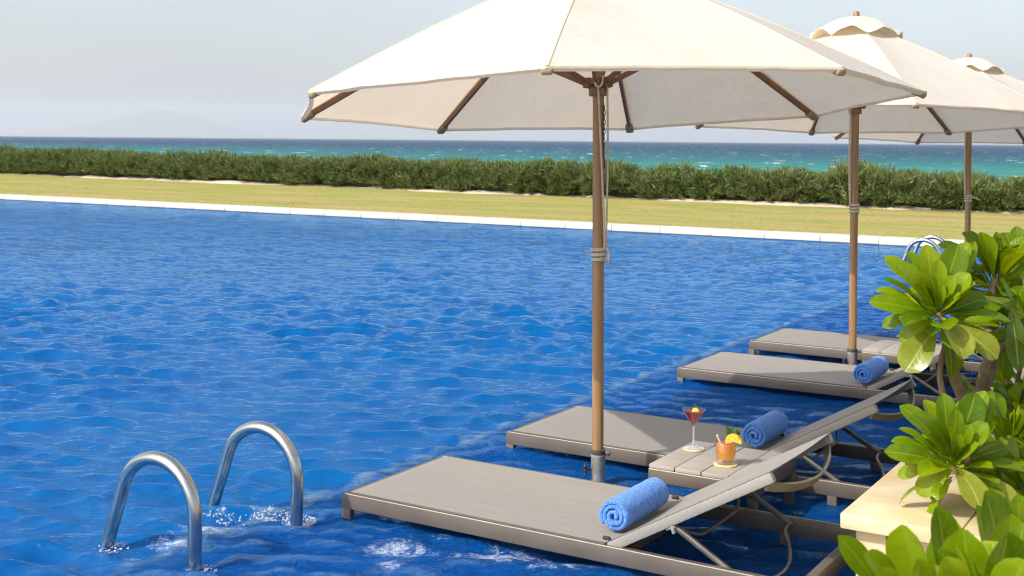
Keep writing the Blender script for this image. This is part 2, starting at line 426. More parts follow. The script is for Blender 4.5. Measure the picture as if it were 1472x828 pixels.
def liquid(name, c1, c2, z0, z1, tcol):
    m, nt, out = mat(name)
    tc = nd(nt, 'ShaderNodeTexCoord')
    z = nd(nt, 'ShaderNodeSeparateXYZ', ins={0: tc.outputs['Object']}).outputs[2]
    f = nd(nt, 'ShaderNodeMapRange', ins={'Value': mth(nt, 'ADD', z, mth(nt, 'MULTIPLY', noi(nt, tc.outputs['Object'], 60, 3), 0.02)), 'From Min': z0, 'From Max': z1}).outputs[0]
    c = mixc(nt, f, rgb(*c1), rgb(*c2))
    p = principled(nt, None, c, 0.08, 0, None, 0.5)
    t = nd(nt, 'ShaderNodeBsdfTranslucent', ins={'Color': c})
    mx = nd(nt, 'ShaderNodeMixShader', ins={0: tcol, 1: p.outputs[0], 2: t.outputs[0]})
    nt.links.new(mx.outputs[0], out.inputs[0])


liquid('red_drink', (0.80, 0.008, 0.03), (0.42, 0.004, 0.016), 0.125, 0.165, 0.5)
liquid('orange_drink', (1.0, 0.62, 0.02), (1.0, 0.42, 0.06), 0.045, 0.10, 0.7)

m, nt, out = mat('pineapple_flesh')
v = coords(nt)
f = nd(nt, 'ShaderNodeTexVoronoi', ins={'Vector': v, 'Scale': 110.0}).outputs['Distance']
principled(nt, out, ramp(nt, f, [(0.0, (0.80, 0.62, 0.10)), (0.6, (0.72, 0.46, 0.03)), (1.0, (0.45, 0.24, 0.02))]), 0.5)


# ------------------------------------------------------------------ mesh helpers
class MB:
    """collects shapes and links them as one mesh object"""

    def __init__(self):
        self.v, self.f, self.uv = [], [], []

    def add(self, verts, faces, uvs=None, xf=None):
        b = len(self.v)
        if xf is not None:
            verts = [xf @ Vector(p) for p in verts]
        self.v.extend([tuple(p) for p in verts])
        for i, fc in enumerate(faces):
            self.f.append(tuple(b + k for k in fc))
            self.uv.append(uvs[i] if uvs else None)

    def box(self, c, d, bev=0.003, xf=None):
        bm = bmesh.new()
        bmesh.ops.create_cube(bm, size=1.0)
        bmesh.ops.scale(bm, vec=d, verts=bm.verts)
        if bev > 0:
            bmesh.ops.bevel(bm, geom=list(bm.edges), offset=min(bev, min(d) * 0.45), segments=2, profile=0.5, affect='EDGES')
        bmesh.ops.translate(bm, vec=c, verts=bm.verts)
        self.bm(bm, xf)

    def bm(self, bm, xf=None):
        bm.verts.index_update()
        self.add([v.co.copy() for v in bm.verts], [[v.index for v in f.verts] for f in bm.faces], None, xf)
        bm.free()

    def bar(self, p, q, w, t, up=(0, 0, 1), bev=0.003):
        p, q = Vector(p), Vector(q)
        x = (q - p)
        ln = x.length
        x.normalize()
        y = Vector(up).cross(x)
        y.normalize()
        z = x.cross(y)
        mt = Matrix((x, y, z)).transposed().to_4x4()
        mt.translation = (p + q) / 2
        self.box((0, 0, 0), (ln, w, t), bev, mt)

    def tube(self, pts, r, n=10, cap=True, xf=None):
        pts = [Vector(p) for p in pts]
        rs = r if isinstance(r, (list, tuple)) else [r] * len(pts)
        t0 = (pts[1] - pts[0]).normalized()
        nrm = Vector((0, 0, 1)) if abs(t0.z) < 0.9 else Vector((1, 0, 0))
        nrm = (nrm - t0 * nrm.dot(t0)).normalized()
        vs, fs = [], []
        for i, p in enumerate(pts):
            t = (pts[min(i + 1, len(pts) - 1)] - pts[max(i - 1, 0)]).normalized()
            nrm = (nrm - t * nrm.dot(t)).normalized()
            b = t.cross(nrm)
            for k in range(n):
                a = 2 * PI * k / n
                vs.append(p + (nrm * math.cos(a) + b * math.sin(a)) * rs[i])
        for i in range(len(pts) - 1):
            for k in range(n):
                k2 = (k + 1) % n
                fs.append((i * n + k, i * n + k2, (i + 1) * n + k2, (i + 1) * n + k))
        if cap:
            fs.append(tuple(range(n - 1, -1, -1)))
            fs.append(tuple((len(pts) - 1) * n + k for k in range(n)))
        self.add(vs, fs, None, xf)

    def lathe(self, prof, n=32, xf=None):
        vs, fs = [], []
        for (r, z) in prof:
            for k in range(n):
                a = 2 * PI * k / n
                vs.append((r * math.cos(a), r * math.sin(a), z))
        for i in range(len(prof) - 1):
            for k in range(n):
                k2 = (k + 1) % n
                fs.append((i * n + k, i * n + k2, (i + 1) * n + k2, (i + 1) * n + k))
        self.add(vs, fs, None, xf)

    def build(self, name, material, parent=None, smooth=35):
        me = bpy.data.meshes.new(name)
        me.from_pydata(self.v, [], self.f)
        if any(u is not None for u in self.uv):
            lay = me.uv_layers.new(name='UVMap')
            flat = []
            for u, f in zip(self.uv, self.f):
                for c in (u or [(0, 0)] * len(f)):
                    flat.extend(c)
            lay.data.foreach_set('uv', flat)
        me.materials.append(M[material])
        if smooth:
            me.shade_smooth()
            if smooth < 180:
                me.set_sharp_from_angle(angle=R(smooth))
        o = bpy.data.objects.new(name, me)
        col.objects.link(o)
        if parent is not None:
            o.parent = parent
        return o


def tag(o, label, cat, group=None):
    o['label'] = label
    o['category'] = cat
    if group:
        o['group'] = group
    return o


def thing(name, label, cat, loc, rz=0.0, group=None):
    o = bpy.data.objects.new(name, None)
    col.objects.link(o)
    o.location = loc
    o.rotation_euler = (0, 0, rz)
    o.empty_display_size = 0.1
    return tag(o, label, cat, group)


def struct(o):
    o['kind'] = 'structure'
    return o


def stuff(o):
    o['kind'] = 'stuff'
    return o


def copy_thing(root, loc, label):
    r = root.copy()
    col.objects.link(r)
    r.location = loc
    r['label'] = label
    for ch in list(root.children):
        c = ch.copy()
        col.objects.link(c)
        c.parent = r
        for g in list(ch.children):
            d2 = g.copy()
            col.objects.link(d2)
            d2.parent = c
    return r


def bez(p0, p1, p2, p3, n):
    r = []
    for i in range(n + 1):
        t = i / n
        r.append(Vector(p0) * (1 - t) ** 3 + Vector(p1) * 3 * t * (1 - t) ** 2 + Vector(p2) * 3 * t * t * (1 - t) + Vector(p3) * t ** 3)
    return r


def arc(c, r, a0, a1, n, ex, ez):
    c, ex, ez = Vector(c), Vector(ex), Vector(ez)
    return [c + ex * r * math.cos(a0 + (a1 - a0) * i / n) + ez * r * math.sin(a0 + (a1 - a0) * i / n) for i in range(n + 1)]


# ------------------------------------------------------------------ sea, shore, lawn
def sheet(name, pts, material, faces=None):
    me = bpy.data.meshes.new(name)
    me.from_pydata([tuple(p) for p in pts], [], faces or [tuple(range(len(pts)))])
    me.materials.append(M[material])
    o = bpy.data.objects.new(name, me)
    col.objects.link(o)
    return struct(o)


SEA_Z = -3.0
sheet('sea', [(-21500, -400, SEA_Z), (21500, -400, SEA_Z), (21500, 21500, SEA_Z), (-21500, 21500, SEA_Z)], 'sea_water')

POOL_V = 14.8                                   # far edge of the pool


def hedge_front(h):
    u = max(-h, 0.0)
    return 23.15 + 1.9 * (u / 37.0) ** 1.5


# shore: from behind the lawn down to the sea (one strip with steps)
sh = []
prof = [(25.2, 0.085), (28, 0.0), (32, -0.5), (38, -1.6), (46, -2.7), (56, -3.4)]
hs = [-160, -80, -50, -30, -15, 0, 15, 40, 90]
mb = MB()
vs = [L(h, v + 1.5 * max(0, -h / 37.0), z) for h in hs for (v, z) in prof]
n = len(prof)
mb.add(vs, [(i * n + j, (i + 1) * n + j, (i + 1) * n + j + 1, i * n + j + 1) for i in range(len(hs) - 1) for j in range(n - 1)])
struct(mb.build('beach', 'shore', smooth=180))

# lawn: solid bank from the coping to behind the hedge
mb = MB()
hs = [-160 + 2.5 * i for i in range(101)]
vs, fs = [], []
vals = [15.2 + 0.8 * j for j in range(18)]
for h in hs:
    for v in vals:
        z = 0.10 if v < 15.3 else 0.10 + 0.03 * mnoise.noise(Vector((h * 0.3, v * 0.4, 0)))
        vs.append((h, v, z))
n = len(vals)
for i in range(len(hs) - 1):
    for j in range(n - 1):
        fs.append((i * n + j, (i + 1) * n + j, (i + 1) * n + j + 1, i * n + j + 1))
mb.add(vs, fs)
o = struct(mb.build('lawn', 'lawn', smooth=180))
o.matrix_world = FRAME

# bare sand under the hedge
mb = MB()
vs, fs = [], []
hh = [-70 + 0.25 * i for i in range(400)]
for h in hh:
    f0 = hedge_front(h) + 0.15 - 0.62 * max(0, mnoise.noise(Vector((h * 0.22, 3.1, 0))) + 0.25) - 0.22 * mnoise.noise(Vector((h * 1.3, 1.7, 0)))
    for k in range(7):
        v = f0 + (hedge_front(h) + 2.0 - f0) * k / 6
        z = 0.118 + (0.045 if 0 < k < 6 else -0.01) * (0.6 + mnoise.noise(Vector((h * 1.2, v * 1.5, 0)))) + 0.02
        vs.append((h, v, z if k else 0.095))
for i in range(len(hh) - 1):
    for k in range(6):
        fs.append((i * 7 + k, (i + 1) * 7 + k, (i + 1) * 7 + k + 1, i * 7 + k + 1))
mb.add(vs, fs)
o = struct(mb.build('sand_strip', 'sand', smooth=180))
o.matrix_world = FRAME

# grass blades on the lawn
rg = random.Random(3)
mb = MB()
for i in range(7000):
    v = 15.25 + (rg.random() ** 1.4) * 7.6
    h = -44 + 56 * rg.random()
    hgt = 0.006 + 0.010 * rg.random()
    a = rg.random() * PI
    w = 0.012 + 0.012 * rg.random()
    lean = Vector((rg.uniform(-.02, .02), rg.uniform(-.02, .02), hgt))
    b = Vector((h, v, 0.085))
    d = Vector((math.cos(a) * w, math.sin(a) * w, 0))
    mb.add([b - d, b + d, b + lean * 1.3], [(0, 1, 2)])
o = stuff(mb.build('grass', 'grass_blade', smooth=0))
o.matrix_world = FRAME
o['label'] = 'short yellow green grass of the lawn beyond the pool'

# ------------------------------------------------------------------ hedge
rg = random.Random(11)


def hedge_height(h):
    n = mnoise.noise(Vector((h * 0.45, 0.3, 0))) * 0.17 + mnoise.noise(Vector((h * 1.5, 5.3, 0))) * 0.13
    return 0.645 + n + 0.0045 * max(0, -h)


hv, hf = [], []
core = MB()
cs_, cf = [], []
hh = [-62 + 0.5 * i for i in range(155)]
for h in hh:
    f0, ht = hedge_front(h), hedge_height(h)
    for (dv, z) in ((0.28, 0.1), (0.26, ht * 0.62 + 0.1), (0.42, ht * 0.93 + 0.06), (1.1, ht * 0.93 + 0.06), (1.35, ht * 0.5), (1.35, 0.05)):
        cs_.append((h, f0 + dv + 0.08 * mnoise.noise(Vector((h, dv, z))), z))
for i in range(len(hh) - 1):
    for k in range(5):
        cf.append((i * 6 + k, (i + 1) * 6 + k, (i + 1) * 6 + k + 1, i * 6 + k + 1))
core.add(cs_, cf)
hedge = thing('hedge', 'long bushy dark green hedge between the lawn and the sea', 'hedge', L(-12, 24, 0.1), 0)
hedge.matrix_world = FRAME
core.build('branches', 'hedge_core', hedge, 180)

nv = 0
for c in range(8200):
    h = -60 + 74 * (rg.random() ** 0.8 if rg.random() < .7 else rg.random())
    f0, ht = hedge_front(h), hedge_height(h)
    r = rg.random()
    if r < 0.62:                                # front face
        z = 0.14 + (ht - 0.12) * rg.random() ** 0.9
        dv = 0.02 + 0.30 * rg.random() - 0.16 * math.sin(min(1, (z - .1) / ht) * PI * 0.8) + 0.16 * mnoise.noise(Vector((h * 1.2, z * 2.2, 9)))
        if z < 0.26 and mnoise.noise(Vector((h * 0.9, 7.7, 0))) > -0.02:
            continue
    else:                                       # top
        z = ht + 0.1 - 0.14 * rg.random()
        dv = 0.1 + 1.1 * rg.random()
    ce = Vector((h, f0 + dv, z))
    out_d = Vector((rg.uniform(-.6, .6), -0.75 if r < 0.62 else rg.uniform(-.5, .4), 0.55 if r < 0.62 else 1.0)).normalized()
    tall = 1.7 if (r > 0.62 and mnoise.noise(Vector((h * 0.6, 2.2, 4))) > 0.22) else 1.0
    for k in range(22):
        d = (out_d + Vector((rg.uniform(-.9, .9), rg.uniform(-.9, .9), rg.uniform(-.55, .8)))).normalized()
        ln = (0.10 + 0.13 * rg.random()) * tall
        s = d.cross(Vector((rg.uniform(-1, 1), rg.uniform(-1, 1), rg.uniform(-1, 1)))).normalized() * (0.007 + 0.007 * rg.random())
        b = ce + Vector((rg.uniform(-.07, .07), rg.uniform(-.07, .07), rg.uniform(-.06, .06)))
        hv.extend([tuple(b - s * .6), tuple(b + s * .6), tuple(b + d * ln * .6 + s), tuple(b + d * ln), tuple(b + d * ln * .6 - s)])
        hf.append((nv, nv + 1, nv + 2, nv + 3, nv + 4))
        nv += 5
for c in range(130):                            # wispy bare sprigs along the top
    h = -58 + 72 * rg.random()
    if mnoise.noise(Vector((h * 0.35, 8.8, 1))) < 0.05:
        continue
    ce = Vector((h, hedge_front(h) + 0.2 + 0.8 * rg.random(), hedge_height(h) + 0.06))
    for k in range(14):
        d = Vector((rg.uniform(-.8, .4), rg.uniform(-.3, .3), 1)).normalized()
        ln = 0.16 + 0.2 * rg.random()
        sd_ = Vector((0.005, 0, 0))
        b = ce + Vector((rg.uniform(-.2, .2), rg.uniform(-.1, .1), rg.uniform(-.1, 0)))
        hv.extend([tuple(b - sd_), tuple(b + sd_), tuple(b + d * ln * .6 + sd_ * .8), tuple(b + d * ln), tuple(b + d * ln * .6 - sd_ * .8)])
        hf.append((nv, nv + 1, nv + 2, nv + 3, nv + 4))
        nv += 5
mb = MB()
mb.v, mb.f, mb.uv = hv, hf, [None] * len(hf)
o = mb.build('foliage', 'hedge_needle', hedge, 0)

# ------------------------------------------------------------------ pool shell
mb = MB()
DEEP = -1.35
mb.add([(-90, -14, DEEP), (1.95, -14, DEEP), (1.95, POOL_V, DEEP), (-90, POOL_V, DEEP)], [(0, 1, 2, 3)])
mb.add([(-90, POOL_V, DEEP), (1.95, POOL_V, DEEP), (1.95, POOL_V, 0.02), (-90, POOL_V, 0.02)], [(0, 1, 2, 3)])
o = struct(mb.build('pool_floor', 'pool_mosaic', smooth=0))
o.matrix_world = FRAME
mb = MB()
LE = -0.30
mb.add([(LE, -14, LEDGE_Z), (1.95, -14, LEDGE_Z), (1.95, POOL_V, LEDGE_Z), (LE, POOL_V, LEDGE_Z)], [(0, 1, 2, 3)])
mb.add([(LE, -14, DEEP), (LE, -14, LEDGE_Z), (LE, POOL_V, LEDGE_Z), (LE, POOL_V, DEEP)], [(0, 1, 2, 3)])
o = struct(mb.build('pool_ledge', 'ledge_mosaic', smooth=0))
o.matrix_world = FRAME
mb = MB()
mb.box((LE + 0.036, 0.4, (LEDGE_Z - 0.05) / 2), (0.066, 28.8, -LEDGE_Z - 0.05), 0.008)
o = struct(mb.build('ledge_border', 'border_tile', smooth=0))
o.matrix_world = FRAME

# far coping: slabs butted end to end with small joints
mb = MB()
x = -90.0
rc = random.Random(5)
while x < 12:
    w = 0.9
    mb.box((x + w / 2, POOL_V + 0.19 + rc.uniform(-.003, .003), 0.055 + rc.uniform(-.002, .002)), (w - 0.006, 0.42, 0.10), 0.012)
    x += w
o = struct(mb.build('pool_coping', 'coping_stone'))
o.matrix_world = FRAME
mb = MB()
mb.box((-39, POOL_V + 0.24, -0.2), (102, 0.36, 0.42), 0)
o = struct(mb.build('pool_kerb', 'coping_stone'))
o.matrix_world = FRAME

# ------------------------------------------------------------------ pool water surface
rw = np.random.RandomState(4)
tin = np.linspace(-0.52, 0.52, 1000)
t_all = np.concatenate([np.linspace(-1.15, -0.53, 70), tin, np.linspace(0.53, 1.5, 60)])
NR = 900
Yn = 2.35
Yf = (POOL_V + VX * (-O[0]) * -1 + 0) * 0 + (POOL_V - VX * 0.677 + VY * 4.964) / (VX * t_all + VY)
s = np.linspace(0, 1, NR)
inv = (1 / Yn) * (1 - s)[None, :] + (1 / Yf)[:, None] * s[None, :]
Y = 1 / inv
X = t_all[:, None] * Y
dY = np.abs(np.gradient(Y, axis=1))
dX = np.abs(np.gradient(X, axis=0))
hc = (X - O[0]) * HX + (Y - O[1]) * HY
vc = (X - O[0]) * VX + (Y - O[1]) * VY
sm = lambda a: np.clip(a, 0, 1) ** 2 * (3 - 2 * np.clip(a, 0, 1))
shallow = sm((hc + 0.36) / 0.14)
Z = np.zeros_like(X)
GX = np.zeros_like(X)
GY = np.zeros_like(X)
for i in range(130):
    lam = 0.07 * (0.95 / 0.07) ** rw.rand()
    ang = R(262) + rw.randn() * 0.62
    k = 2 * PI / lam
    kx, ky = k * math.cos(ang), k * math.sin(ang)
    slope = 0.013 + 0.043 * math.exp(-(math.log(lam / 0.20) / 0.65) ** 2)
    amp = slope / k
    ph = rw.rand() * 2 * PI
    step = np.maximum(dY, dX)
    wgt = np.clip((lam / (1.8 * step)) - 0.7, 0, 1)
    loc = 1.0 - shallow * (0.62 if lam > 0.45 else 0.25)
    th = kx * X + ky * Y + ph
    a = amp * wgt * loc
    Z += a * np.sin(th)
    GX += a * math.cos(ang) * np.cos(th)
    GY += a * math.sin(ang) * np.cos(th)
# gusty patches
patch = 0.82 + 0.34 * np.sin(0.9 * X + 0.5 * Y + 0.8 * np.sin(0.6 * Y)) * np.sin(0.37 * Y - 0.6 * X + 1.0) + 0.16 * np.sin(2.1 * X + 1.3) * np.sin(1.3 * Y + 0.7 * X)
edge = sm((POOL_V - vc) / 0.6)
Z = Z * patch * (0.3 + 0.7 * edge)
inside = (edge * np.clip(patch, .5, 1.1))
X2 = X + 0.9 * GX * inside
Y2 = Y + 0.9 * GY * inside
foam_sparkle = np.zeros_like(X)


def blob(h, v, rh, rv, a, rot=0.0):
    global foam_sparkle
    dh, dv = hc - h, vc - v
    c_, s_ = math.cos(rot), math.sin(rot)
    dh, dv = dh * c_ + dv * s_, -dh * s_ + dv * c_
    foam_sparkle = np.maximum(foam_sparkle, a * np.exp(-((dh / rh) ** 2 + (dv / rv) ** 2)))


def blob_px(x, y, rx, ry, a):                   # on the water in front of the loungers
    global foam_sparkle
    p = P(x, y, 1.0)
    yy = CAM_H / (CAM_H - p.z)
    xx = p.x * yy
    foam_sparkle = np.maximum(foam_sparkle, a * np.exp(-(((X - xx) / rx) ** 2 + ((Y - yy) / ry) ** 2)))


def on_water(x, y):
    p = P(x, y, 1.0)
    yy = CAM_H / (CAM_H - p.z)
    return Vector((p.x * yy, yy, 0))


for b in ((575, 790, .20, .16, .78), (640, 772, .20, .07, .55), (720, 800, .30, .13, .80), (830, 815, .28, .09, .72), (560, 812, .09, .12, .75),
          (430, 755, .07, .08, 1.0), (385, 745, .06, .05, .75), (318, 738, .07, .05, .7), (300, 760, .24, .10, .75), (235, 785, .16, .07, .75), (370, 735, .16, .09, .6), (440, 712, .12, .10, .5),
          (200, 800, .16, .10, .6), (160, 792, .05, .05, .6), (460, 790, .10, .2, .35), (288, 822, .05, .05, .6), (1080, 800, .06, .05, .5), (890, 640, .3, .3, .18),
          (1230, 660, .5, .6, .15), (1150, 740, .3, .3, .15)):
    blob_px(*b)
foam_sparkle = np.maximum(foam_sparkle, 0.52 * np.exp(-((hc + 0.262) / 0.034) ** 2) * (0.72 + 0.28 * np.sin(vc * 5.1 + np.sin(vc * 2.3))) )
foam_sparkle = np.maximum(foam_sparkle, 0.22 * shallow)  # low cover over the ledge paints sparkle as sparse white flecks
nc, nr = X.shape
me = bpy.data.meshes.new('pool_water')
co = np.stack([X2, Y2, Z], -1).reshape(-1, 3).astype(np.float32)
me.vertices.add(len(co))
me.vertices.foreach_set('co', co.ravel())
ii, jj = np.meshgrid(np.arange(nc - 1), np.arange(nr - 1), indexing='ij')
a = (ii * nr + jj).ravel()
q = np.stack([a, a + nr, a + nr + 1, a + 1], -1).astype(np.int32)
me.loops.add(q.size)
me.loops.foreach_set('vertex_index', q.ravel())
me.polygons.add(len(q))
me.polygons.foreach_set('loop_start', np.arange(0, q.size, 4, dtype=np.int32))
me.update(calc_edges=True)
me.shade_smooth()
for nm, arr in (('shallow', shallow), ('foam_sparkle', foam_sparkle), ('thin_water', np.exp(-((hc + 0.264 + 0.6 * (X2 - X)) / 0.034) ** 4)), ('fine', sm((Y * Y / 2700.0 * 1.3 - 0.05) / 0.16))):
    at = me.attributes.new(nm, 'FLOAT', 'POINT')
    at.data.foreach_set('value', arr.ravel().astype(np.float32))
me.materials.append(M['pool_water'])
o = bpy.data.objects.new('pool_water', me)
col.objects.link(o)
struct(o)

# splashes at the ladder feet
rs = random.Random(8)
mb = MB()
for (x, y, rad, hz, cnt) in ((430, 750, .055, .05, 110), (392, 742, .06, .07, 70), (318, 736, .06, .04, 60), (160, 788, .05, .03, 40), (287, 822, .05, .02, 30), (345, 745, .08, .02, 40)):
    c = on_water(x, y)
    for k in range(int(cnt * 2.6)):
        rr = rad * math.sqrt(rs.random()) * 1.3
        a = rs.random() * 2 * PI
        z = hz * 0.7 * rs.random() ** 3 * (1 - rr / (1.4 * rad))
        r0 = 0.0012 + 0.0042 * rs.random() ** 3
        bm = bmesh.new()
        bmesh.ops.create_icosphere(bm, subdivisions=1, radius=r0)
        for vtx in bm.verts:
            vtx.co.x *= rs.uniform(.7, 1.6)
            vtx.co.z *= rs.uniform(.6, 1.3)
        bmesh.ops.translate(bm, vec=c + Vector((rr * math.cos(a), rr * math.sin(a), z + 0.002)), verts=bm.verts)
        mb.bm(bm)
o = stuff(mb.build('splash', 'splash_water', smooth=180))
o['label'] = 'white splashing water around the feet of the steel pool ladder'

# ------------------------------------------------------------------ sun loungers
# local axes: x foot->head, y across, z up from the ledge floor
WATER = -LEDGE_Z
TOP = 0.096 + WATER
LN, WD = 1.92, 0.70
HINGE = 1.195


def bowed(mbx, p0, p1, depth, w, t, n=18, drop=(0, 0, -1)):
    """flat bar that hangs in a bow between two points"""
    p0, p1, dr = Vector(p0), Vector(p1), Vector(drop).normalized()
    ax = (p1 - p0).normalized()
    wd = ax.cross(dr).normalized()
    vs, fs = [], []
    for i in range(n + 1):
        tt = i / n
        k = math.sin(PI * tt) ** 0.8 if 0 < tt < 1 else 0
        p = p0.lerp(p1, tt) + dr * depth * k
        for (a, b) in ((-.5, -.5), (.5, -.5), (.5, .5), (-.5, .5)):
            vs.append(p + wd * w * a + dr * t * b)
    for i in range(n):
        for k in range(4):
            k2 = (k + 1) % 4
            fs.append((i * 4 + k, i * 4 + k2, (i + 1) * 4 + k2, (i + 1) * 4 + k))
    fs += [(3, 2, 1, 0), tuple(n * 4 + k for k in range(4))]
    mbx.add(vs, fs)


def make_lounger(loc, label, back_deg=29.6):
    t = thing('sun_lounger', label, 'sun lounger', loc, HA, 'sun loungers standing in the shallow water')
    mb = MB()
    rz, rh, rt = TOP - 0.031, 0.062, 0.034
    mb.box((LN / 2, rt / 2, rz), (LN, rt, rh), 0.006)
    mb.box((LN / 2, WD - rt / 2, rz), (LN, rt, rh), 0.006)
    mb.box((rt / 2, WD / 2, rz - 0.001), (rt, WD - 2 * rt, rh - 0.004), 0.004)
    mb.box((LN - rt / 2, WD / 2, rz), (rt, WD - 2 * rt, rh - 0.002), 0.004)
    mb.box((HINGE + 0.03, WD / 2, rz - 0.012), (0.03, WD - 2 * rt, 0.03), 0.003)
    mb.box((0.6, WD / 2, rz - 0.012), (0.03, WD - 2 * rt, 0.03), 0.003)
    # thin raised lip along each rail that the sling is tucked under
    mb.box((HINGE / 2 + .02, 0.010, TOP + 0.003), (HINGE - .05, 0.007, 0.008), 0.002)
    mb.box((HINGE / 2 + .02, WD - 0.010, TOP + 0.003), (HINGE - .05, 0.007, 0.008), 0.002)
    mb.build('frame', 'taupe_metal', t)
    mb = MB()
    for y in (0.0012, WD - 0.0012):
        mb.box((LN / 2, y, TOP - 0.001), (LN - 0.03, 0.0036, 0.0036), 0.001)  # added strip, its light colour standing in for the bevel's glint
    mb.build('rail_glint', 'edge_glint', t)
    for (x, y) in ((0.022, 0.0175), (0.022, WD - 0.0175), (LN - 0.30, 0.0175), (LN - 0.30, WD - 0.0175)):
        mb = MB()
        zt = rz - rh / 2 + 0.003
        mb.box((x, y, zt / 2), (0.042, 0.031, zt), 0.003)
        mb.build('leg', 'taupe_metal', t)
    # seat sling: slightly dished, rounded over the foot end
    mb = MB()
    nx, ny = 40, 14
    vs, fs, g = [], [], []
    for i in range(nx + 1):
        x = 0.004 + (HINGE - 0.01) * i / nx
        for j in range(ny + 1):
            yy = 0.016 + (WD - 0.032) * j / ny
            b = math.sin(PI * j / ny)
            z = TOP + 0.006 - 0.010 * b * min(1, x / 0.3)
            if x < 0.06:
                z -= 0.016 * (1 - x / 0.06) ** 2
            vs.append((x, yy, z))
    for i in range(nx):
        for j in range(ny):
            fs.append((i * (ny + 1) + j, (i + 1) * (ny + 1) + j, (i + 1) * (ny + 1) + j + 1, i * (ny + 1) + j + 1))
    mb.add(vs, fs)
    mb.add([(0.004, 0.016, TOP - 0.01), (0.004, WD - 0.016, TOP - 0.01), (0.004, WD - 0.016, TOP - 0.030), (0.004, 0.016, TOP - 0.030)], [(0, 1, 2, 3)])
    mb.build('seat_sling', 'sling_mesh', t, 60)
    # backrest, raised
    a = R(back_deg)
    bx = Matrix.Translation((HINGE - 0.005, 0, TOP + 0.004)) @ Matrix.Rotation(-a, 4, 'Y')
    BL, y0, y1 = 0.69, 0.03, 0.665
    br = thing('backrest', '', '', (0, 0, 0))
    del br['label'], br['category']
    bpy.data.objects.remove(br)
    mb = MB()
    for y in (y0, y1):
        mb.box((BL / 2, y, -0.018), (BL, 0.028, 0.036), 0.006, bx)
    mb.box((0.02, (y0 + y1) / 2, -0.018), (0.028, y1 - y0 - 0.03, 0.026), 0.004, bx)
    mb.box((BL * 0.36, (y0 + y1) / 2, -0.026), (0.022, y1 - y0 - 0.03, 0.016), 0.004, bx)
    fr = mb.build('backrest_frame', 'sling_mesh', t)
    mb = MB()
    vs, fs = [], []
    nx = 22
    for i in range(nx + 1):
        x = BL * i / nx
        for j in range(ny + 1):
            yy = y0 - 0.010 + (y1 - y0 + 0.02) * j / ny
            b = math.sin(PI * j / ny)
            vs.append((x, yy, 0.0012 - 0.016 * b * math.sin(PI * min(1, .15 + .8 * i / nx)) - 0.012 * b * max(0, i / nx - 0.8)))
    for i in range(nx):
        for j in range(ny):
            fs.append((i * (ny + 1) + j, (i + 1) * (ny + 1) + j, (i + 1) * (ny + 1) + j + 1, i * (ny + 1) + j + 1))
    mb.add(vs, fs, None, bx)
    mb.build('backrest_sling', 'sling_mesh', t, 60)
    # bowed head bar
    mb = MB()
    bowed(mb, bx @ Vector((BL - 0.035, y0, -0.038)), bx @ Vector((BL - 0.035, y1, -0.038)), 0.075, 0.034, 0.009, 22, (0.9, 0, -0.55))
    mb.build('head_bar', 'olive_metal', t)
    # thin bowed rod behind the middle of the backrest
    mb = MB()
    p0, p1 = bx @ Vector((0.26, y0, -0.04)), bx @ Vector((0.26, y1, -0.04))
    pts = []
    for i in range(25):
        tt = i / 24
        k = math.sin(PI * tt)
        pts.append(p0.lerp(p1, tt) + Vector((0.05, 0, -0.055)) * min(1, k * 1.5))
    mb.tube(pts, 0.006, 8)
    mb.build('back_rod', 'dark_steel', t)
    # prop stand: two struts and a bent cross rod
    zb = TOP - 0.02
    for y in (y0 + 0.012, y1 - 0.012):
        mb = MB()
        mb.tube([bx @ Vector((0.27, y, -0.045)), (1.655, y, zb)], 0.011, 10)
        mb.build('strut', 'dark_steel', t)
        mb = MB()
        c = bx @ Vector((0.262, y, -0.035))
        mb.bar(c + Vector((-.003, -.016, .022)), c + Vector((.014, -.016, -.022)), 0.012, 0.016, (0, 1, 0))
        mb.bar(c + Vector((-.018, -.014, -.014)), c + Vector((.016, -.014, .002)), 0.008, 0.012, (0, 1, 0))
        mb.build('hinge_clip', 'clip_metal', t)
    mb = MB()
    mb.tube(bez((1.645, y1 - 0.02, zb + .004), (1.655, 0.50, zb + 0.008), (1.70, 0.52, zb - 0.01), (1.745, 0.36, zb - 0.035), 8) +
            bez((1.745, 0.36, zb - 0.035), (1.775, 0.22, zb - 0.05), (1.74, 0.14, zb - 0.055), (1.665, y0 + 0.01, zb - 0.01), 8)[1:], 0.0075, 8)
    mb.build('cross_rod', 'dark_steel', t)
    for y in (0.052, WD - 0.052):
        mb = MB()
        mb.box((HINGE - 0.020, y, TOP + 0.011), (0.032, 0.014, 0.013), 0.006)
        mb.build('hinge_knob', 'black_plastic', t)
    return t


VB, PITCH = 1.256, 3.306
lounger = make_lounger(L(0, 0, LEDGE_Z), 'nearest greige sun lounger, in front of the drinks table, rolled towel on it')
copy_thing(lounger, L(0, VB, LEDGE_Z), 'greige sun lounger just beyond the drinks table, foot end behind the nearest parasol pole')
copy_thing(lounger, L(0, PITCH, LEDGE_Z), 'greige sun lounger in front of the second parasol pole, blue towel on it')
copy_thing(lounger, L(0, PITCH + VB + 0.01, LEDGE_Z), 'farthest greige sun lounger, behind the second parasol pole and nearly hidden by the shrub')

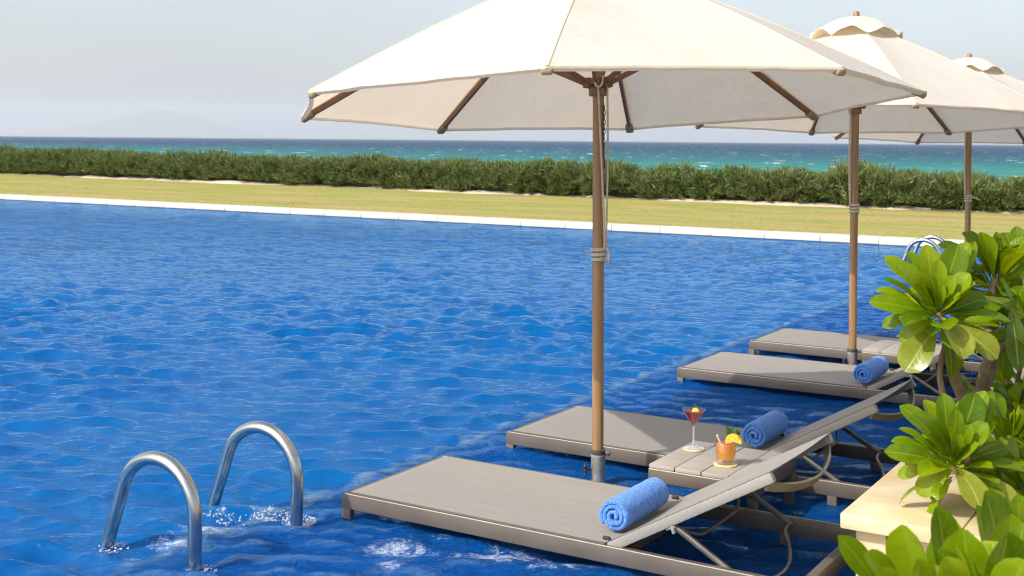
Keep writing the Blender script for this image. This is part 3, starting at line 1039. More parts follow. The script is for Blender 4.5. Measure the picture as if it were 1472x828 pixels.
# ------------------------------------------------------------------ side tables
def make_table(loc, label):
    t = thing('side_table', label, 'side table', loc, HA, 'side tables between the loungers')
    S, D, TZ = 0.465, 0.478, 0.197 + WATER
    mb = MB()
    w = S / 4
    for k in range(4):
        mb.box((w * (k + .5), D / 2, TZ - 0.008), (w - 0.005, D - 0.004, 0.016), 0.002)
    mb.build('table_top', 'table_plank', t)
    mb = MB()
    for k in (1, 3):
        mb.box((w * k, D / 2, TZ - 0.006), (0.0049, D - 0.03, 0.008), 0)  # pale inserts added to paint the lit slat sides in two gaps
    mb.build('joint_highlight', 'clip_metal', t)
    mb = MB()
    z0, hh_ = TZ - 0.045, 0.054
    mb.box((S / 2, 0.0125, z0), (S, 0.025, hh_), 0.003)
    mb.box((S / 2, D - 0.0125, z0), (S, 0.025, hh_), 0.003)
    mb.box((0.0125, D / 2, z0), (0.025, D - 0.05, hh_ - 0.002), 0.003)
    mb.box((S - 0.0125, D / 2, z0), (0.025, D - 0.05, hh_ - 0.002), 0.003)
    mb.build('apron', 'taupe_metal', t)
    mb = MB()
    mb.box((S / 2, 0.0010, TZ - 0.0195), (S - 0.01, 0.0044, 0.0044), 0.001)  # added pale strip, painted glint along the front apron
    mb.build('apron_glint', 'edge_glint', t)
    for (x, y) in ((0.0195, 0.0185), (S - 0.0195, 0.0185), (0.0195, D - 0.0185), (S - 0.0195, D - 0.0185)):
        mb = MB()
        zt = z0 - hh_ / 2 + 0.004
        mb.box((x, y, zt / 2), (0.036, 0.034, zt), 0.003)
        mb.build('leg', 'taupe_metal', t)
    return t


table = make_table(L(1.012, 0.74, LEDGE_Z), 'square slatted side table carrying the two cocktails')
copy_thing(table, L(0.955, PITCH + 0.76, LEDGE_Z), 'empty square side table beside the second parasol pole, half behind the shrub')

# ------------------------------------------------------------------ parasols
def make_parasol(base, n, lean, hr, RAD, ph, label, rope_side, detail=False, wrap_z=1.02, rot=0.0):
    base = Vector((base[0], base[1], LEDGE_Z))
    t = thing('parasol', label, 'parasol', base, 0, 'cream parasols standing in a row in the pool')
    A = Vector((n[0], n[1], 1.0)).normalized()
    e1 = Vector((0, 1, 0)).cross(A).normalized()
    e2 = A.cross(e1)
    piv = Vector((lean[0] * hr, lean[1] * hr, hr - LEDGE_Z))
    X_ = Matrix((e1, e2, A)).transposed().to_4x4()
    X_.translation = piv                        # canopy frame: rim plane at z=0
    AP = 0.655                                  # apex of the main sheet above the rim
    ang = lambda k: ph + k * PI / 4

    def surf_(a, r):                            # canopy surface
        q = ((a - ph) / (PI / 4)) % 1.0
        mid = math.sin(PI * q)
        poly = math.cos(PI / 8) / math.cos((q - .5) * PI / 4)     # straight chords between the ribs
        rr = r * RAD * poly * (1 - 0.012 * mid * r)
        z = AP * (1 - r) + 0.030 * math.sin(PI * r) - 0.028 * mid * r * (1.15 - r) * 3.2 * 0.55 + 0.012 * mid * r * r
        z += 0.0045 * mnoise.noise(Vector((math.cos(a) * 7 + base.x, math.sin(a) * 7, r * 2.2))) * r * mid
        z += 0.003 * mnoise.noise(Vector((math.cos(a) * 16, math.sin(a) * 16 + base.y, r * 5))) * r * r
        return Vector((rr * math.cos(a), rr * math.sin(a), z))
    mb = MB()
    NA, NRR = 8 * 14, 26
    vs, fs = [], []
    for i in range(NRR + 1):
        r = 0.03 + 0.97 * i / NRR
        for k in range(NA):
            vs.append(surf_(ph + 2 * PI * k / NA, r))
    # folded hem, turned under
    for (dr, dz) in ((1.0, -0.008), (0.985, -0.016)):
        for k in range(NA):
            p = surf_(ph + 2 * PI * k / NA, 1.0)
            vs.append(Vector((p.x * dr, p.y * dr, p.z + dz)))
    for i in range(NRR + 2):
        for k in range(NA):
            k2 = (k + 1) % NA
            fs.append((i * NA + k, i * NA + k2, (i + 1) * NA + k2, (i + 1) * NA + k))
    mb.add(vs, fs, None, X_)
    for k in range(8):                          # felled seams over the ribs
        sv, sf = [], []
        for i in range(25):
            r = 0.06 + 0.94 * i / 24
            da = min(0.2, 0.0095 / (r * RAD))
            for q_ in (-1, -0.8, 0, 0.8, 1):
                p = surf_(ang(k) + da * q_, r)
                sv.append(p + Vector((0, 0, 0.0035 if abs(q_) < 0.9 else 0.0003)))
        for i in range(24):
            for j in range(4):
                sf.append((i * 5 + j, (i + 1) * 5 + j, (i + 1) * 5 + j + 1, i * 5 + j + 1))
        mb.add(sv, sf, None, X_)
    can = mb.build('canopy', 'canvas', t, 14)
    # little roof over the vent
    mb = MB()
    NV, NQ = 8 * 16, 12
    vs, fs = [], []
    vr = 0.305
    for i in range(NQ + 1):
        r = 0.06 + 0.94 * i / NQ
        for k in range(NV):
            a = ph + 2 * PI * k / NV
            q = ((a - ph) / (PI / 4)) % 1.0
            mid = math.sin(PI * q)
            rr = vr * r * (1 - 0.03 * mid)
            z = AP + 0.035 - 0.150 * r ** 2.3 + 0.046 * mid ** 1.2 * r ** 5 - 0.008 * mid * r * (1 - r)
            z += 0.004 * math.sin(7 * a + 2) * r + 0.003 * math.sin(19 * a) * r * r
            vs.append((rr * math.cos(a), rr * math.sin(a), z))
    for i in range(NQ):
        for k in range(NV):
            k2 = (k + 1) % NV
            fs.append((i * NV + k, i * NV + k2, (i + 1) * NV + k2, (i + 1) * NV + k))
    mb.add(vs, fs, None, X_)
    mb.build('vent_cap', 'vent_canvas', t, 60)
    # pole
    mb = MB()
    pz0 = Vector((lean[0] * 0.1, lean[1] * 0.1, 0.05))
    mb.tube([pz0, piv, X_ @ Vector((0, 0, AP + 0.03))], [0.0255, 0.0255, 0.024], 20)
    mb.build('pole', 'pole_wood', t, 60)
    mb = MB()
    mb.lathe([(0.0, 0), (0.020, 0.0), (0.0215, 0.05), (0.021, 0.082), (0.015, 0.092), (0.0, 0.094)], 16, X_ @ Matrix.Translation((0, 0, AP - 0.02)))
    mb.build('finial', 'pole_wood', t, 50)
    # steel sleeve with clamp
    mb = MB()
    mb.lathe([(0.032, 0.0), (0.032, 0.245), (0.0335, 0.247), (0.0335, 0.256), (0.0275, 0.258), (0.0275, 0.2)], 24)
    sl = mb.build('sleeve', 'galvanized_sleeve', t, 40)
    mb = MB()
    mb.lathe([(0.0335, 0.258), (0.0345, 0.262), (0.0345, 0.278), (0.0270, 0.280), (0.0270, 0.26)], 24)
    mb.bar((0.028, -0.012, 0.266), (0.05, -0.022, 0.262), 0.014, 0.02, (0, 0, 1))
    mb.build('collar', 'dark_steel', sl, 40)
    mb = MB()
    mb.tube([(-0.03, -0.008, 0.19), (-0.052, -0.012, 0.188)], 0.005, 8)
    kx = Matrix.Translation((-0.052, -0.012, 0.188)) @ Matrix.Rotation(R(-90), 4, 'Y')
    for k in range(3):
        mb.box((0, 0, 0.006), (0.016, 0.056, 0.013), 0.005, kx @ Matrix.Rotation(k * PI / 3, 4, 'Z'))
    mb.build('clamp_knob', 'black_plastic', sl, 40)
    # hubs
    RUN = 0.085                                 # runner height above the rim plane
    mb = MB()
    mb.lathe([(0.027, RUN - 0.045), (0.042, RUN - 0.045), (0.042, RUN - 0.015), (0.036, RUN - 0.012), (0.036, RUN), (0.055, RUN + 0.004), (0.055, RUN + 0.03), (0.027, RUN + 0.034)], 16, X_)
    for k in range(8):
        mb.box((0.052, 0, RUN + 0.012), (0.03, 0.020, 0.042), 0.005, X_ @ Matrix.Rotation(ang(k), 4, 'Z'))
    mb.build('runner_hub', 'rib_wood', t, 40)
    mb = MB()
    mb.lathe([(0.024, AP - 0.10), (0.055, AP - 0.09), (0.055, AP - 0.05), (0.024, AP - 0.03)], 16, X_)
    mb.build('top_hub', 'rib_wood', t, 40)
    for k in range(8):
        a = ang(k)
        rd = Vector((math.cos(a), math.sin(a), 0))
        p0 = rd * 0.05 + Vector((0, 0, AP - 0.068))
        mid_ = surf_(a + 1e-6, 0.55) - Vector((0, 0, 0.020))
        p1 = surf_(a + 1e-6, 0.985) - Vector((0, 0, 0.018))
        mb = MB()
        upv = X_.to_3x3() @ rd.cross(Vector((0, 0, 1)))
        for (a0, a1) in ((p0, mid_), (mid_, p1)):
            b0, b1 = X_ @ a0, X_ @ a1
            mb.bar(b0, b1, 0.026, 0.017, upv, 0.003)
        mb.build('rib', 'rib_wood', t, 40)
        mb = MB()
        q1 = surf_(a + 1e-6, 0.44) - Vector((0, 0, 0.042))
        mb.bar(X_ @ (rd * 0.06 + Vector((0, 0, RUN + 0.012))), X_ @ q1, 0.022, 0.015, upv, 0.003)
        mb.build('strut', 'rib_wood', t, 40)
        mb = MB()
        e_ = surf_(a + 1e-6, 1.0)
        i_ = surf_(a + 1e-6, 0.955)
        mb.bar(X_ @ (i_ - Vector((0, 0, 0.024))), X_ @ (e_ - Vector((0, 0, 0.021)) - rd * 0.006), 0.024, 0.042, upv, 0.008)
        mb.build('rib_pocket', 'pocket_cloth', t, 50)
    # rope
    zr = wrap_z - LEDGE_Z
    pc = lambda z: Vector((lean[0] * z, lean[1] * z, z))
    mb = MB()
    s_ = rope_side
    top1 = X_ @ Vector((s_ * 0.040, -0.030, RUN + 0.04))
    if detail:
        mb.tube(bez(X_ @ Vector((-0.004, -0.060, RUN + 0.02)), Vector((0.005, -0.05, 1.45)) , Vector((0.02, -0.04, 1.2)), pc(zr) + Vector((s_ * 0.026, -0.022, 0.02)), 16), 0.0045, 6)
        mb.tube(bez(top1, top1 + Vector((s_ * 0.006, 0, -0.3)), pc(zr) + Vector((s_ * 0.040, -0.02, 0.35)), pc(zr) + Vector((s_ * 0.032, -0.012, 0.0)), 16), 0.0045, 6)
        mb.tube(bez(X_ @ Vector((-0.012, -0.058, RUN + 0.035)), X_ @ Vector((-0.03, -0.075, RUN - 0.03)), X_ @ Vector((0.02, -0.075, RUN - 0.03)), X_ @ Vector((0.018, -0.058, RUN + 0.035)), 12), 0.0055, 6)
        # loose bight and tail at the cleat
        mb.tube(bez(pc(zr) + Vector((0.030, -0.015, -0.03)), pc(zr) + Vector((0.055, -0.03, -0.01)), pc(zr) + Vector((0.045, -0.03, 0.06)), pc(zr) + Vector((0.030, -0.02, 0.02)), 14), 0.0045, 6)
        mb.tube(bez(pc(zr) + Vector((0.030, -0.018, 0.02)), pc(zr) + Vector((0.045, -0.03, 0.04)), pc(zr) + Vector((0.052, -0.03, 0.0)), pc(zr) + Vector((0.042, -0.03, -0.035)), 12), 0.0045, 6)
    else:
        mb.tube(bez(top1, top1 + Vector((s_ * 0.004, 0, -0.3)), pc(zr) + Vector((s_ * 0.040, -0.02, 0.35)), pc(zr) + Vector((s_ * 0.030, -0.016, 0.0)), 12), 0.005, 6)
        mb.tube(bez(top1 + Vector((0.006, 0, 0)), top1 + Vector((s_ * 0.012, 0, -0.3)), pc(zr) + Vector((s_ * 0.045, -0.02, 0.3)), pc(zr) + Vector((s_ * 0.032, -0.010, 0.0)), 12), 0.0045, 6)
    coil = []
    turns = 6
    for i in range(turns * 16 + 1):
        a = 2 * PI * i / 16
        z = zr - 0.032 + 0.064 * i / (turns * 16)
        coil.append(pc(z) + Vector((0.030 * math.cos(a), 0.030 * math.sin(a), 0.004 * math.sin(a * 0.5))))
    mb.tube(coil, 0.0056, 6)
    mb.build('rope', 'rope', t, 180)
    if detail:
        mb = MB()
        zc = hr + RUN - 0.10 - LEDGE_Z
        for i in range(9):
            c = Vector((lean[0] * zc + 0.024, lean[1] * zc - 0.028, zc - i * 0.021))
            pl = (Vector((1, 0, 0)) if i % 2 else Vector((0.3, 1, 0)).normalized())
            pts = [c + pl * 0.0055 * math.cos(2 * PI * j / 12) + Vector((0, 0, 0.013)) * math.sin(2 * PI * j / 12) for j in range(13)]
            mb.tube(pts, 0.0018, 5, False)
        mb.tube([(c.x, c.y, c.z - 0.012), (c.x + 0.004, c.y, c.z - 0.10)], 0.0028, 6)
        mb.build('chain', 'black_plastic', t, 180)
    return t


make_parasol((0.395, 5.453), (-0.0298, 0.0699), (-0.0075, 0.0), 1.686, 1.394, -0.1939,
             'nearest and largest cream parasol, its pole between the two front loungers', 1, True, 1.02)
make_parasol((2.277, 8.178), (0.0176, 0.0527), (0.0028, 0.0), 1.68, 1.325, -0.0226,
             'second cream parasol, partly behind the nearest one, pole beside the far loungers', -1, False, 1.09)
make_parasol((4.067, 10.96), (0.02, 0.05), (0.003, 0.0), 1.61, 1.325, 0.02,
             'farthest cream parasol, cut off at the right, pole rising behind the green shrub', -1, False, 1.04)

# ------------------------------------------------------------------ towels
def make_towel(loc, rz, label, length, rad, seed):
    rt_ = random.Random(seed)
    th = rad * 0.27
    turns = 2.75
    pts = []
    N = 120
    for i in range(N + 1):
        f = i / N
        a = -0.9 + 2 * PI * turns * f
        r = rad * 0.10 + (rad * 0.90 - th * 0.5) * (f ** 0.85)
        pts.append((r * math.cos(a), r * math.sin(a)))
    mb = MB()
    ny = 34
    rows = []
    for j in range(ny + 1):
        y = length * j / ny
        ring = []
        e = min(1, min(j, ny - j) / 1.5)
        for side in (1, -1):
            rng = range(N + 1) if side == 1 else range(N, -1, -1)
            for i in rng:
                x0, z0 = pts[max(0, i - 1)]
                x1, z1 = pts[min(N, i + 1)]
                tx, tz = x1 - x0, z1 - z0
                l_ = math.hypot(tx, tz)
                nx, nz = tz / l_, -tx / l_
                ends = min(1.0, min(i, N - i) / 3.0)
                w = th * 0.5 * (0.72 + 0.28 * e) * (0.45 + 0.55 * ends) * side
                x, z = pts[i][0] + nx * w, pts[i][1] + nz * w
                f = i / N
                p = Vector((x, y + (0.012 * (f - .5) * (1 if j > ny / 2 else 1)) + 0.006 * mnoise.noise(Vector((x * 30, z * 30, seed + (5 if j > ny / 2 else 0)))), z))
                k = 0.0012 * mnoise.noise(p * 60 + Vector((seed, 0, 0))) + 0.0014 * mnoise.noise(p * 150)
                k += 0.003 * mnoise.noise(p * 14 + Vector((0, seed, 0)))
                crease = -0.0035 * math.exp(-((y - length * 0.66 - 0.01 * math.sin(f * 9)) / 0.004) ** 2) if side == 1 and f > .62 else 0
                p.x += nx * side * (k + crease)
                p.z += nz * side * (k + crease)
                ring.append(p)
        rows.append(ring)
    K = len(rows[0])
    vs = [p for r_ in rows for p in r_]
    for p in vs:                                # settles flat where it lies
        p.z = max(p.z, -rad * 0.90)
    fs = []
    for j in range(ny):
        for k in range(K):
            k2 = (k + 1) % K
            fs.append((j * K + k, j * K + k2, (j + 1) * K + k2, (j + 1) * K + k))
    for j in (0, ny):
        for i in range(N):
            q = (j * K + i, j * K + i + 1, j * K + K - 2 - i, j * K + K - 1 - i)
            fs.append(q if j else q[::-1])
    mb.add(vs, fs)
    o = mb.build('rolled_towel', 'terry_cloth', None, 180)
    o.location = loc
    o.rotation_euler = (0, 0, rz)
    return tag(o, label, 'towel', 'rolled blue towels on the loungers')


TZ_ = TOP + LEDGE_Z + 0.004
make_towel(L(1.16, 0.135, TZ_ + 0.058), HA, 'rolled bright blue towel on the nearest lounger, its spiral end showing clearly', 0.37, 0.065, 3)
make_towel(L(1.15, VB + 0.34, TZ_ + 0.058), HA, 'rolled blue towel behind the side table with the cocktails', 0.32, 0.066, 9)
make_towel(L(1.15, PITCH + 0.10, TZ_ + 0.058), HA, 'rolled blue towel farthest away, on the lounger by the second parasol pole', 0.37, 0.066, 15)

# ------------------------------------------------------------------ drinks on the near table
TT = 0.197 + 0.001


def at_top(x, y):                               # point of the table top seen at a photo pixel
    p = P(x, y, 1.0)
    k = (CAM_H - TT) / (CAM_H - p.z)
    return Vector((p.x * k, k, TT))


def coaster(loc, label, r=0.056):
    mb = MB()
    mb.lathe([(0, 0), (r, 0), (r + .001, 0.002), (r, 0.0055), (r * 0.93, 0.0065), (r * 0.9, 0.005), (0, 0.005)], 40)
    o = mb.build('coaster', 'coaster', None, 40)
    o.location = loc
    return tag(o, label, 'coaster', 'coasters under the drinks')


pm = at_top(997, 646)
coaster(pm, 'tan round coaster under the red martini', 0.045)
t = thing('martini_glass', 'stemmed martini glass of dark red drink with lemon garnish', 'cocktail', pm + Vector((0, 0, 0.006)))
mb = MB()
mb.lathe([(0.0, 0.0), (0.036, 0.0), (0.037, 0.002), (0.02, 0.005), (0.006, 0.010), (0.0045, 0.02), (0.0045, 0.085), (0.006, 0.0935)], 32)
mb.build('stem', 'stem_glass', t, 60)
mb = MB()
mb.lathe([(0.0, 0.0942), (0.006, 0.0942), (0.026, 0.128), (0.050, 0.166), (0.0510, 0.167),
          (0.0505, 0.1675), (0.0485, 0.166), (0.0245, 0.130), (0.004, 0.099), (0, 0.098)], 40)
mb.build('glass', 'clear_glass', t, 60)
mb = MB()
mb.lathe([(0, 0.1), (0.004, 0.1), (0.0235, 0.1305), (0.0435, 0.1590), (0.0415, 0.1595), (0, 0.1595)], 40)
mb.build('drink', 'red_drink', t, 60)
mb = MB()
g = Matrix.Translation((0.006, -0.010, 0.160)) @ Matrix.Rotation(R(68), 4, 'X') @ Matrix.Rotation(R(10), 4, 'Y')
mb.lathe([(0, -0.002), (0.014, -0.002), (0.016, 0), (0.014, 0.002), (0, 0.002)], 24, g)
mb.build('lemon_slice', 'lemon_rind', t, 40)


def leaf_shape(mbx, base, d, up, ln, wd, droop=0.6, fold=0.25, nseg=9, sharp=0.55, peak=1.7, twist=0.0):
    d = Vector(d).normalized()
    side = d.cross(Vector(up))
    if side.length < 1e-4:
        side = d.cross(Vector((1, 0, 0.3)))
    side.normalize()
    if twist:
        side = Quaternion(d, twist) @ side
    nrm = side.cross(d).normalized()
    p = Vector(base)
    st = ln / nseg
    vs, uvs = [], []
    xs = (-1, -0.55, 0, 0.55, 1)
    for i in range(nseg + 1):
        s = i / nseg
        w = wd * 0.5 * max(0.05 if i < nseg else 0.0, math.sin(PI * min(0.999, (s * 0.985 + 0.012)) ** peak) ** sharp)
        for x in xs:
            lift = fold * w * abs(x) - 0.30 * fold * w * x * x * 1.2
            wav = 0.03 * wd * math.sin(9 * s + 3 * x + ln * 90) * abs(x)
            vs.append(p + side * (x * w) + nrm * (lift + wav))
            uvs.append((0.5 + 0.5 * x, s))
        q = Quaternion(side, -droop * (0.4 + 1.2 * s) / nseg)
        d = q @ d
        nrm = q @ nrm
        p = p + d * st
    fs, fu = [], []
    for i in range(nseg):
        for j in range(4):
            f = (i * 5 + j, i * 5 + j + 1, (i + 1) * 5 + j + 1, (i + 1) * 5 + j)
            fs.append(f)
            fu.append([uvs[k] for k in f])
    mbx.add(vs, fs, fu)


mb = MB()
for (dx, dy, dz, l_) in ((-.3, 0, 1, .02), (.4, .1, .9, .022), (0, -.3, 1, .026), (.7, .2, .5, .02), (-.7, -.1, .55, .018), (.1, .5, .8, .02)):
    leaf_shape(mb, (0.002, 0, 0.166), (dx, dy, dz), (0, 0, 1), l_, l_ * .55, .5, .2, 5, .7, 1.1)
mb.tube([(0.002, 0, 0.155), (0.001, 0, 0.183)], 0.0012, 6)
for (dx, dy, dz) in ((-.5, 0, .8), (.6, .2, .8), (0, -.4, 1)):
    leaf_shape(mb, (0.001, 0, 0.182), (dx, dy, dz), (0, 0, 1), .012, .007, .4, .2, 4, .7, 1.1)
mb.build('mint_sprig', 'mint', t, 180)

po = at_top(1043, 668)
coaster(po, 'tan round coaster under the orange drink', 0.049)
t = thing('tumbler', 'short ribbed tumbler of orange drink with pineapple and straw', 'cocktail', po + Vector((0, 0, 0.006)))
mb = MB()
n = 48
prof = [(0.0, 0.0), (0.036, 0.0), (0.039, 0.004), (0.039, 0.02), (0.0395, 0.03), (0.042, 0.088), (0.0405, 0.089), (0.0375, 0.03), (0.034, 0.018), (0.0, 0.016)]
vs, fs = [], []
for (r, z) in prof:
    for k in range(n):
        a = 2 * PI * k / n
        rr = r * (1 + (0.02 if (k % 4 < 2 and z < 0.06 and r > 0.035) else 0))
        vs.append((rr * math.cos(a), rr * math.sin(a), z))
for i in range(len(prof) - 1):
    for k in range(n):
        k2 = (k + 1) % n
        fs.append((i * n + k, i * n + k2, (i + 1) * n + k2, (i + 1) * n + k))
mb.add(vs, fs)
mb.build('glass', 'clear_glass', t, 60)
mb = MB()
mb.lathe([(0, 0.0175), (0.033, 0.0195), (0.0365, 0.031), (0.0393, 0.079), (0.037, 0.0795), (0, 0.0795)], 40)
mb.build('drink', 'orange_drink', t, 60)
mb = MB()
rgx = random.Random(2)
for (x, y, a) in ((-.012, -.012, .3), (.015, -.008, 1.1), (0.0, .014, 2.0)):
    mb.box((0, 0, 0), (0.021, 0.021, 0.018), 0.004, Matrix.Translation((x, y, 0.079)) @ Matrix.Rotation(a, 4, 'Z') @ Matrix.Rotation(.25, 4, 'X'))
mb.build('ice_cube', 'clear_glass', t, 60)
mb = MB()
mb.tube([(0.004, 0.010, 0.03), (-0.038, -0.012, 0.118)], 0.0042, 10)
mb.build('straw', 'straw_paper', t, 60)
mb = MB()
w = Matrix.Translation((0.030, -0.006, 0.090)) @ Matrix.Rotation(R(-20), 4, 'Y') @ Matrix.Rotation(R(78), 4, 'X')
vs, fs = [(0, 0, -.005), (0, 0, .005)], []
nn = 20
for i in range(nn + 1):
    a = R(-38) + R(215) * i / nn
    r = 0.032 * (1 + 0.05 * (i % 2))
    vs += [(r * math.cos(a), r * math.sin(a), -.005), (r * math.cos(a), r * math.sin(a), .005)]
for i in range(nn):
    b = 2 + i * 2
    fs += [(0, b, b + 2), (1, b + 3, b + 1), (b, b + 1, b + 3, b + 2)]
fs += [(0, 1, 3, 2), (0, 2 + nn * 2, 3 + nn * 2, 1)]
mb.add(vs, fs, None, w)
mb.build('pineapple_wedge', 'pineapple_flesh', t, 30)
mb = MB()
for (dx, dy, dz, l_, x) in ((-.15, 0, 1, .068, .014), (.12, .1, 1, .060, .024), (.35, -.1, 1, .055, .032), (.5, .1, .9, .048, .038), (.0, .3, 1, .055, .02)):
    leaf_shape(mb, (x, 0.004, 0.096), (dx, dy, dz), (0.2, 1, 0.1), l_, .016, .25, .4, 6, .8, .8)
mb.build('pineapple_leaves', 'pine_frond', t, 180)

# ------------------------------------------------------------------ pool ladders
def make_ladder(h_edge, v0, label, ht=0.365, sep=0.56, skew=0.05):
    t = thing('pool_ladder', label, 'pool ladder', L(h_edge, v0, 0), HA, 'steel pool ladders at the ledge edge')
    r = 0.0248
    ra = 0.185
    for (y, dh) in ((0, 0.0), (sep, -0.022)):
        pts = [(0.195 + dh, y, LEDGE_Z), (0.195 + dh, y, -0.02), (0.195 + dh, y, ht - ra - .04)]
        pts += [Vector((0.005 + dh, y, ht - ra)) + Vector((math.cos(a) * 0.190, 0, math.sin(a) * ra)) for a in np.linspace(0.12, PI - 0.25, 22)]
        pts += [(-0.205 + dh, y, ht - ra - 0.03), (-0.262 + dh, y, 0.0), (-0.285 + dh, y, -0.15), (-0.30 + dh, y, -0.55), (-0.30 + dh, y, -1.2)]
        mb = MB()
        mb.tube(pts, r, 18)
        mb.build('handrail', 'stainless_steel', t, 180)
    for k in range(3):
        mb = MB()
        mb.box((-0.30 - .015, sep / 2, -0.42 - 0.28 * k), (0.09, sep - 2 * r, 0.025), 0.006)
        mb.build('tread', 'stainless_steel', t)
    return t


# centre of the near arch
make_ladder(-0.232, -0.76, 'curved stainless steel ladder rails in the near left water')
make_ladder(-0.36, 11.35, 'distant pair of curved pale ladder rails behind the shrub tops')

# ------------------------------------------------------------------ deck, planter
mb = MB()
mb.box((4.43, -5.9, -0.36), (5.0, 12.2, 0.84), 0.012)
o = struct(mb.build('stone_deck', 'deck_travertine'))
o.matrix_world = FRAME
mb = MB()
mb.box((6.2, 7.8, -0.36), (8.4, 15.2, 0.80), 0.01)
o = struct(mb.build('ground', 'soil'))
o.matrix_world = FRAME

pl = thing('planter', 'low cream travertine planter with a thick overhanging top slab', 'planter', L(2.2, 3, 0.05), 0)
pl.matrix_world = FRAME
SZ = 0.292
mb = MB()
for k in range(6):                              # wall blocks along the pool side
    mb.box((2.06, 0.245 + 0.9 * k + 0.45, 0.02), (0.10, 0.896, 0.44), 0.003)
x = 2.113
for k in range(4):
    mb.box((x + 0.45 + 0.66 * k - .12, 0.295, 0.02), (0.656, 0.10, 0.44), 0.003)
mb.build('wall', 'travertine', pl)
mb = MB()
for k in range(6):
    mb.box((2.16, 0.196 + 1.0 * k + 0.5, SZ - 0.026), (0.38, 0.997, 0.052), 0.006)
for k in range(3):
    mb.box((2.352 + 0.45 + 0.9 * k, 0.196 + 0.16, SZ - 0.026), (0.897, 0.32, 0.052), 0.006)
mb.build('top_slab', 'travertine', pl)
mb = MB()
mb.box((3.4, 3.2, 0.11), (2.58, 5.6, 0.26), 0)
mb.build('bed', 'soil', pl)

pl2 = thing('planting_bed', 'low travertine edged bed of soil at the lower right', 'planter', L(3, -1, 0.05), 0)
pl2.matrix_world = FRAME
mb = MB()
mb.box((2.36, -1.6, 0.14), (0.10, 3.4, 0.18), 0.01)
mb.build('edging', 'travertine', pl2)
mb = MB()
mb.box((2.76, -1.6, 0.12), (0.68, 3.38, 0.16), 0)
mb.build('bed', 'soil', pl2)


# ------------------------------------------------------------------ broad-leaved shrubs
def rosette(mbx, tip, axis, n, ln, seed, spread=(10, 108), wr=0.36, droop=0.8):
    r_ = random.Random(seed)
    axis = Vector(axis).normalized()
    e1 = axis.cross(Vector((0.3, 0.2, 1))).normalized() if abs(axis.z) < 0.95 else axis.cross(Vector((1, 0.2, 0))).normalized()
    e2 = axis.cross(e1)
    for i in range(n):
        f = (i + 0.5) / n
        az = i * 2.39996 + r_.uniform(-.5, .5)
        pol = R(spread[0] + (spread[1] - spread[0]) * f ** 1.25 + r_.uniform(-15, 15))
        rad = e1 * math.cos(az) + e2 * math.sin(az)
        d = axis * math.cos(pol) + rad * math.sin(pol)
        l_ = ln * (0.45 + 0.60 * min(1, f * 2.0)) * r_.uniform(.66, 1.12)
        base = Vector(tip) - axis * (0.42 * ln * (f - 0.25)) + rad * 0.010
        leaf_shape(mbx, base, d, axis, l_, l_ * wr * 0.90 * r_.uniform(.84, 1.2), (droop * 1.5 * (f - 0.12) * r_.uniform(.4, 1.6)) - 0.55 * (1 - f) ** 2, r_.uniform(.25, 1.0), 12, 0.52, 2.5, r_.uniform(-.5, .5))


def shrub(name, label, base, stems, rosettes, aged=(), extra=(), big=None):
    t = thing(name, label, 'shrub', base, 0, 'broad-leaved green shrubs along the planter')
    base = Vector(base)
    mb = MB()
    for (pts, r0, r1) in stems:
        pts = [Vector(p) - base for p in pts]
        sm_ = []
        for i in range(len(pts) - 1):
            a, b = pts[i], pts[i + 1]
            pa = pts[i - 1] if i else a
            nb_ = pts[i + 2] if i + 2 < len(pts) else b
            for k in range(7):
                s_ = k / 7
                sm_.append(0.5 * ((2 * a) + (b - pa) * s_ + (2 * pa - 5 * a + 4 * b - nb_) * s_ * s_ + (3 * a - pa - 3 * b + nb_) * s_ ** 3))
        sm_.append(pts[-1])
        N = len(sm_)
        mb.tube([p + Vector((mnoise.noise(p * 18), mnoise.noise(p * 18 + Vector((9, 0, 0))), 0)) * 0.006 for p in sm_],
                [(r0 + (r1 - r0) * i / (N - 1)) * (1 + 0.14 * mnoise.noise(sm_[i] * 40)) for i in range(N)], 9)
    mb.build('trunk', 'bark', t, 180)
    mb = MB()
    for args in rosettes:
        a = list(args)
        a[0] = Vector(a[0]) - base
        rosette(mb, *a)
    for (b, d, up, l_, w_, dr) in extra:
        leaf_shape(mb, Vector(b) - base, d, up, l_, w_, dr, .3, 10, .55, 1.75)
    if big:
        m2 = MB()
        big(m2, False)
        mb.add([Vector(p) - base for p in m2.v], m2.f, m2.uv)
    mb.build('foliage', 'bright_leaf', t, 180)
    if aged or big:
        mb = MB()
        m2 = MB()
        if big:
            big(m2, True)
        mb.add([Vector(p) - base for p in m2.v], m2.f, m2.uv)
        for (b, d, up, l_, w_, dr) in aged:
            leaf_shape(mb, Vector(b) - base, d, up, l_, w_, dr, .3, 10, .55, 1.6)
        if mb.v:
            mb.build('old_leaves', 'aged_leaf', t, 180)
    return t


def blade(mbx, base, tip, wd, droop=0.5, up=(0, -0.6, 0.8), fold=0.5, twist=0.0, peak=2.2):
    base, tip = Vector(base), Vector(tip)
    ch = tip - base
    d = ch.normalized()
    side = d.cross(Vector(up))
    side.normalize()
    d = Quaternion(side, droop * 0.55) @ d
    leaf_shape(mbx, base, d, side.cross(d), ch.length * (1 + 0.045 * droop * droop), wd, droop, fold, 13, 0.5, peak, twist)


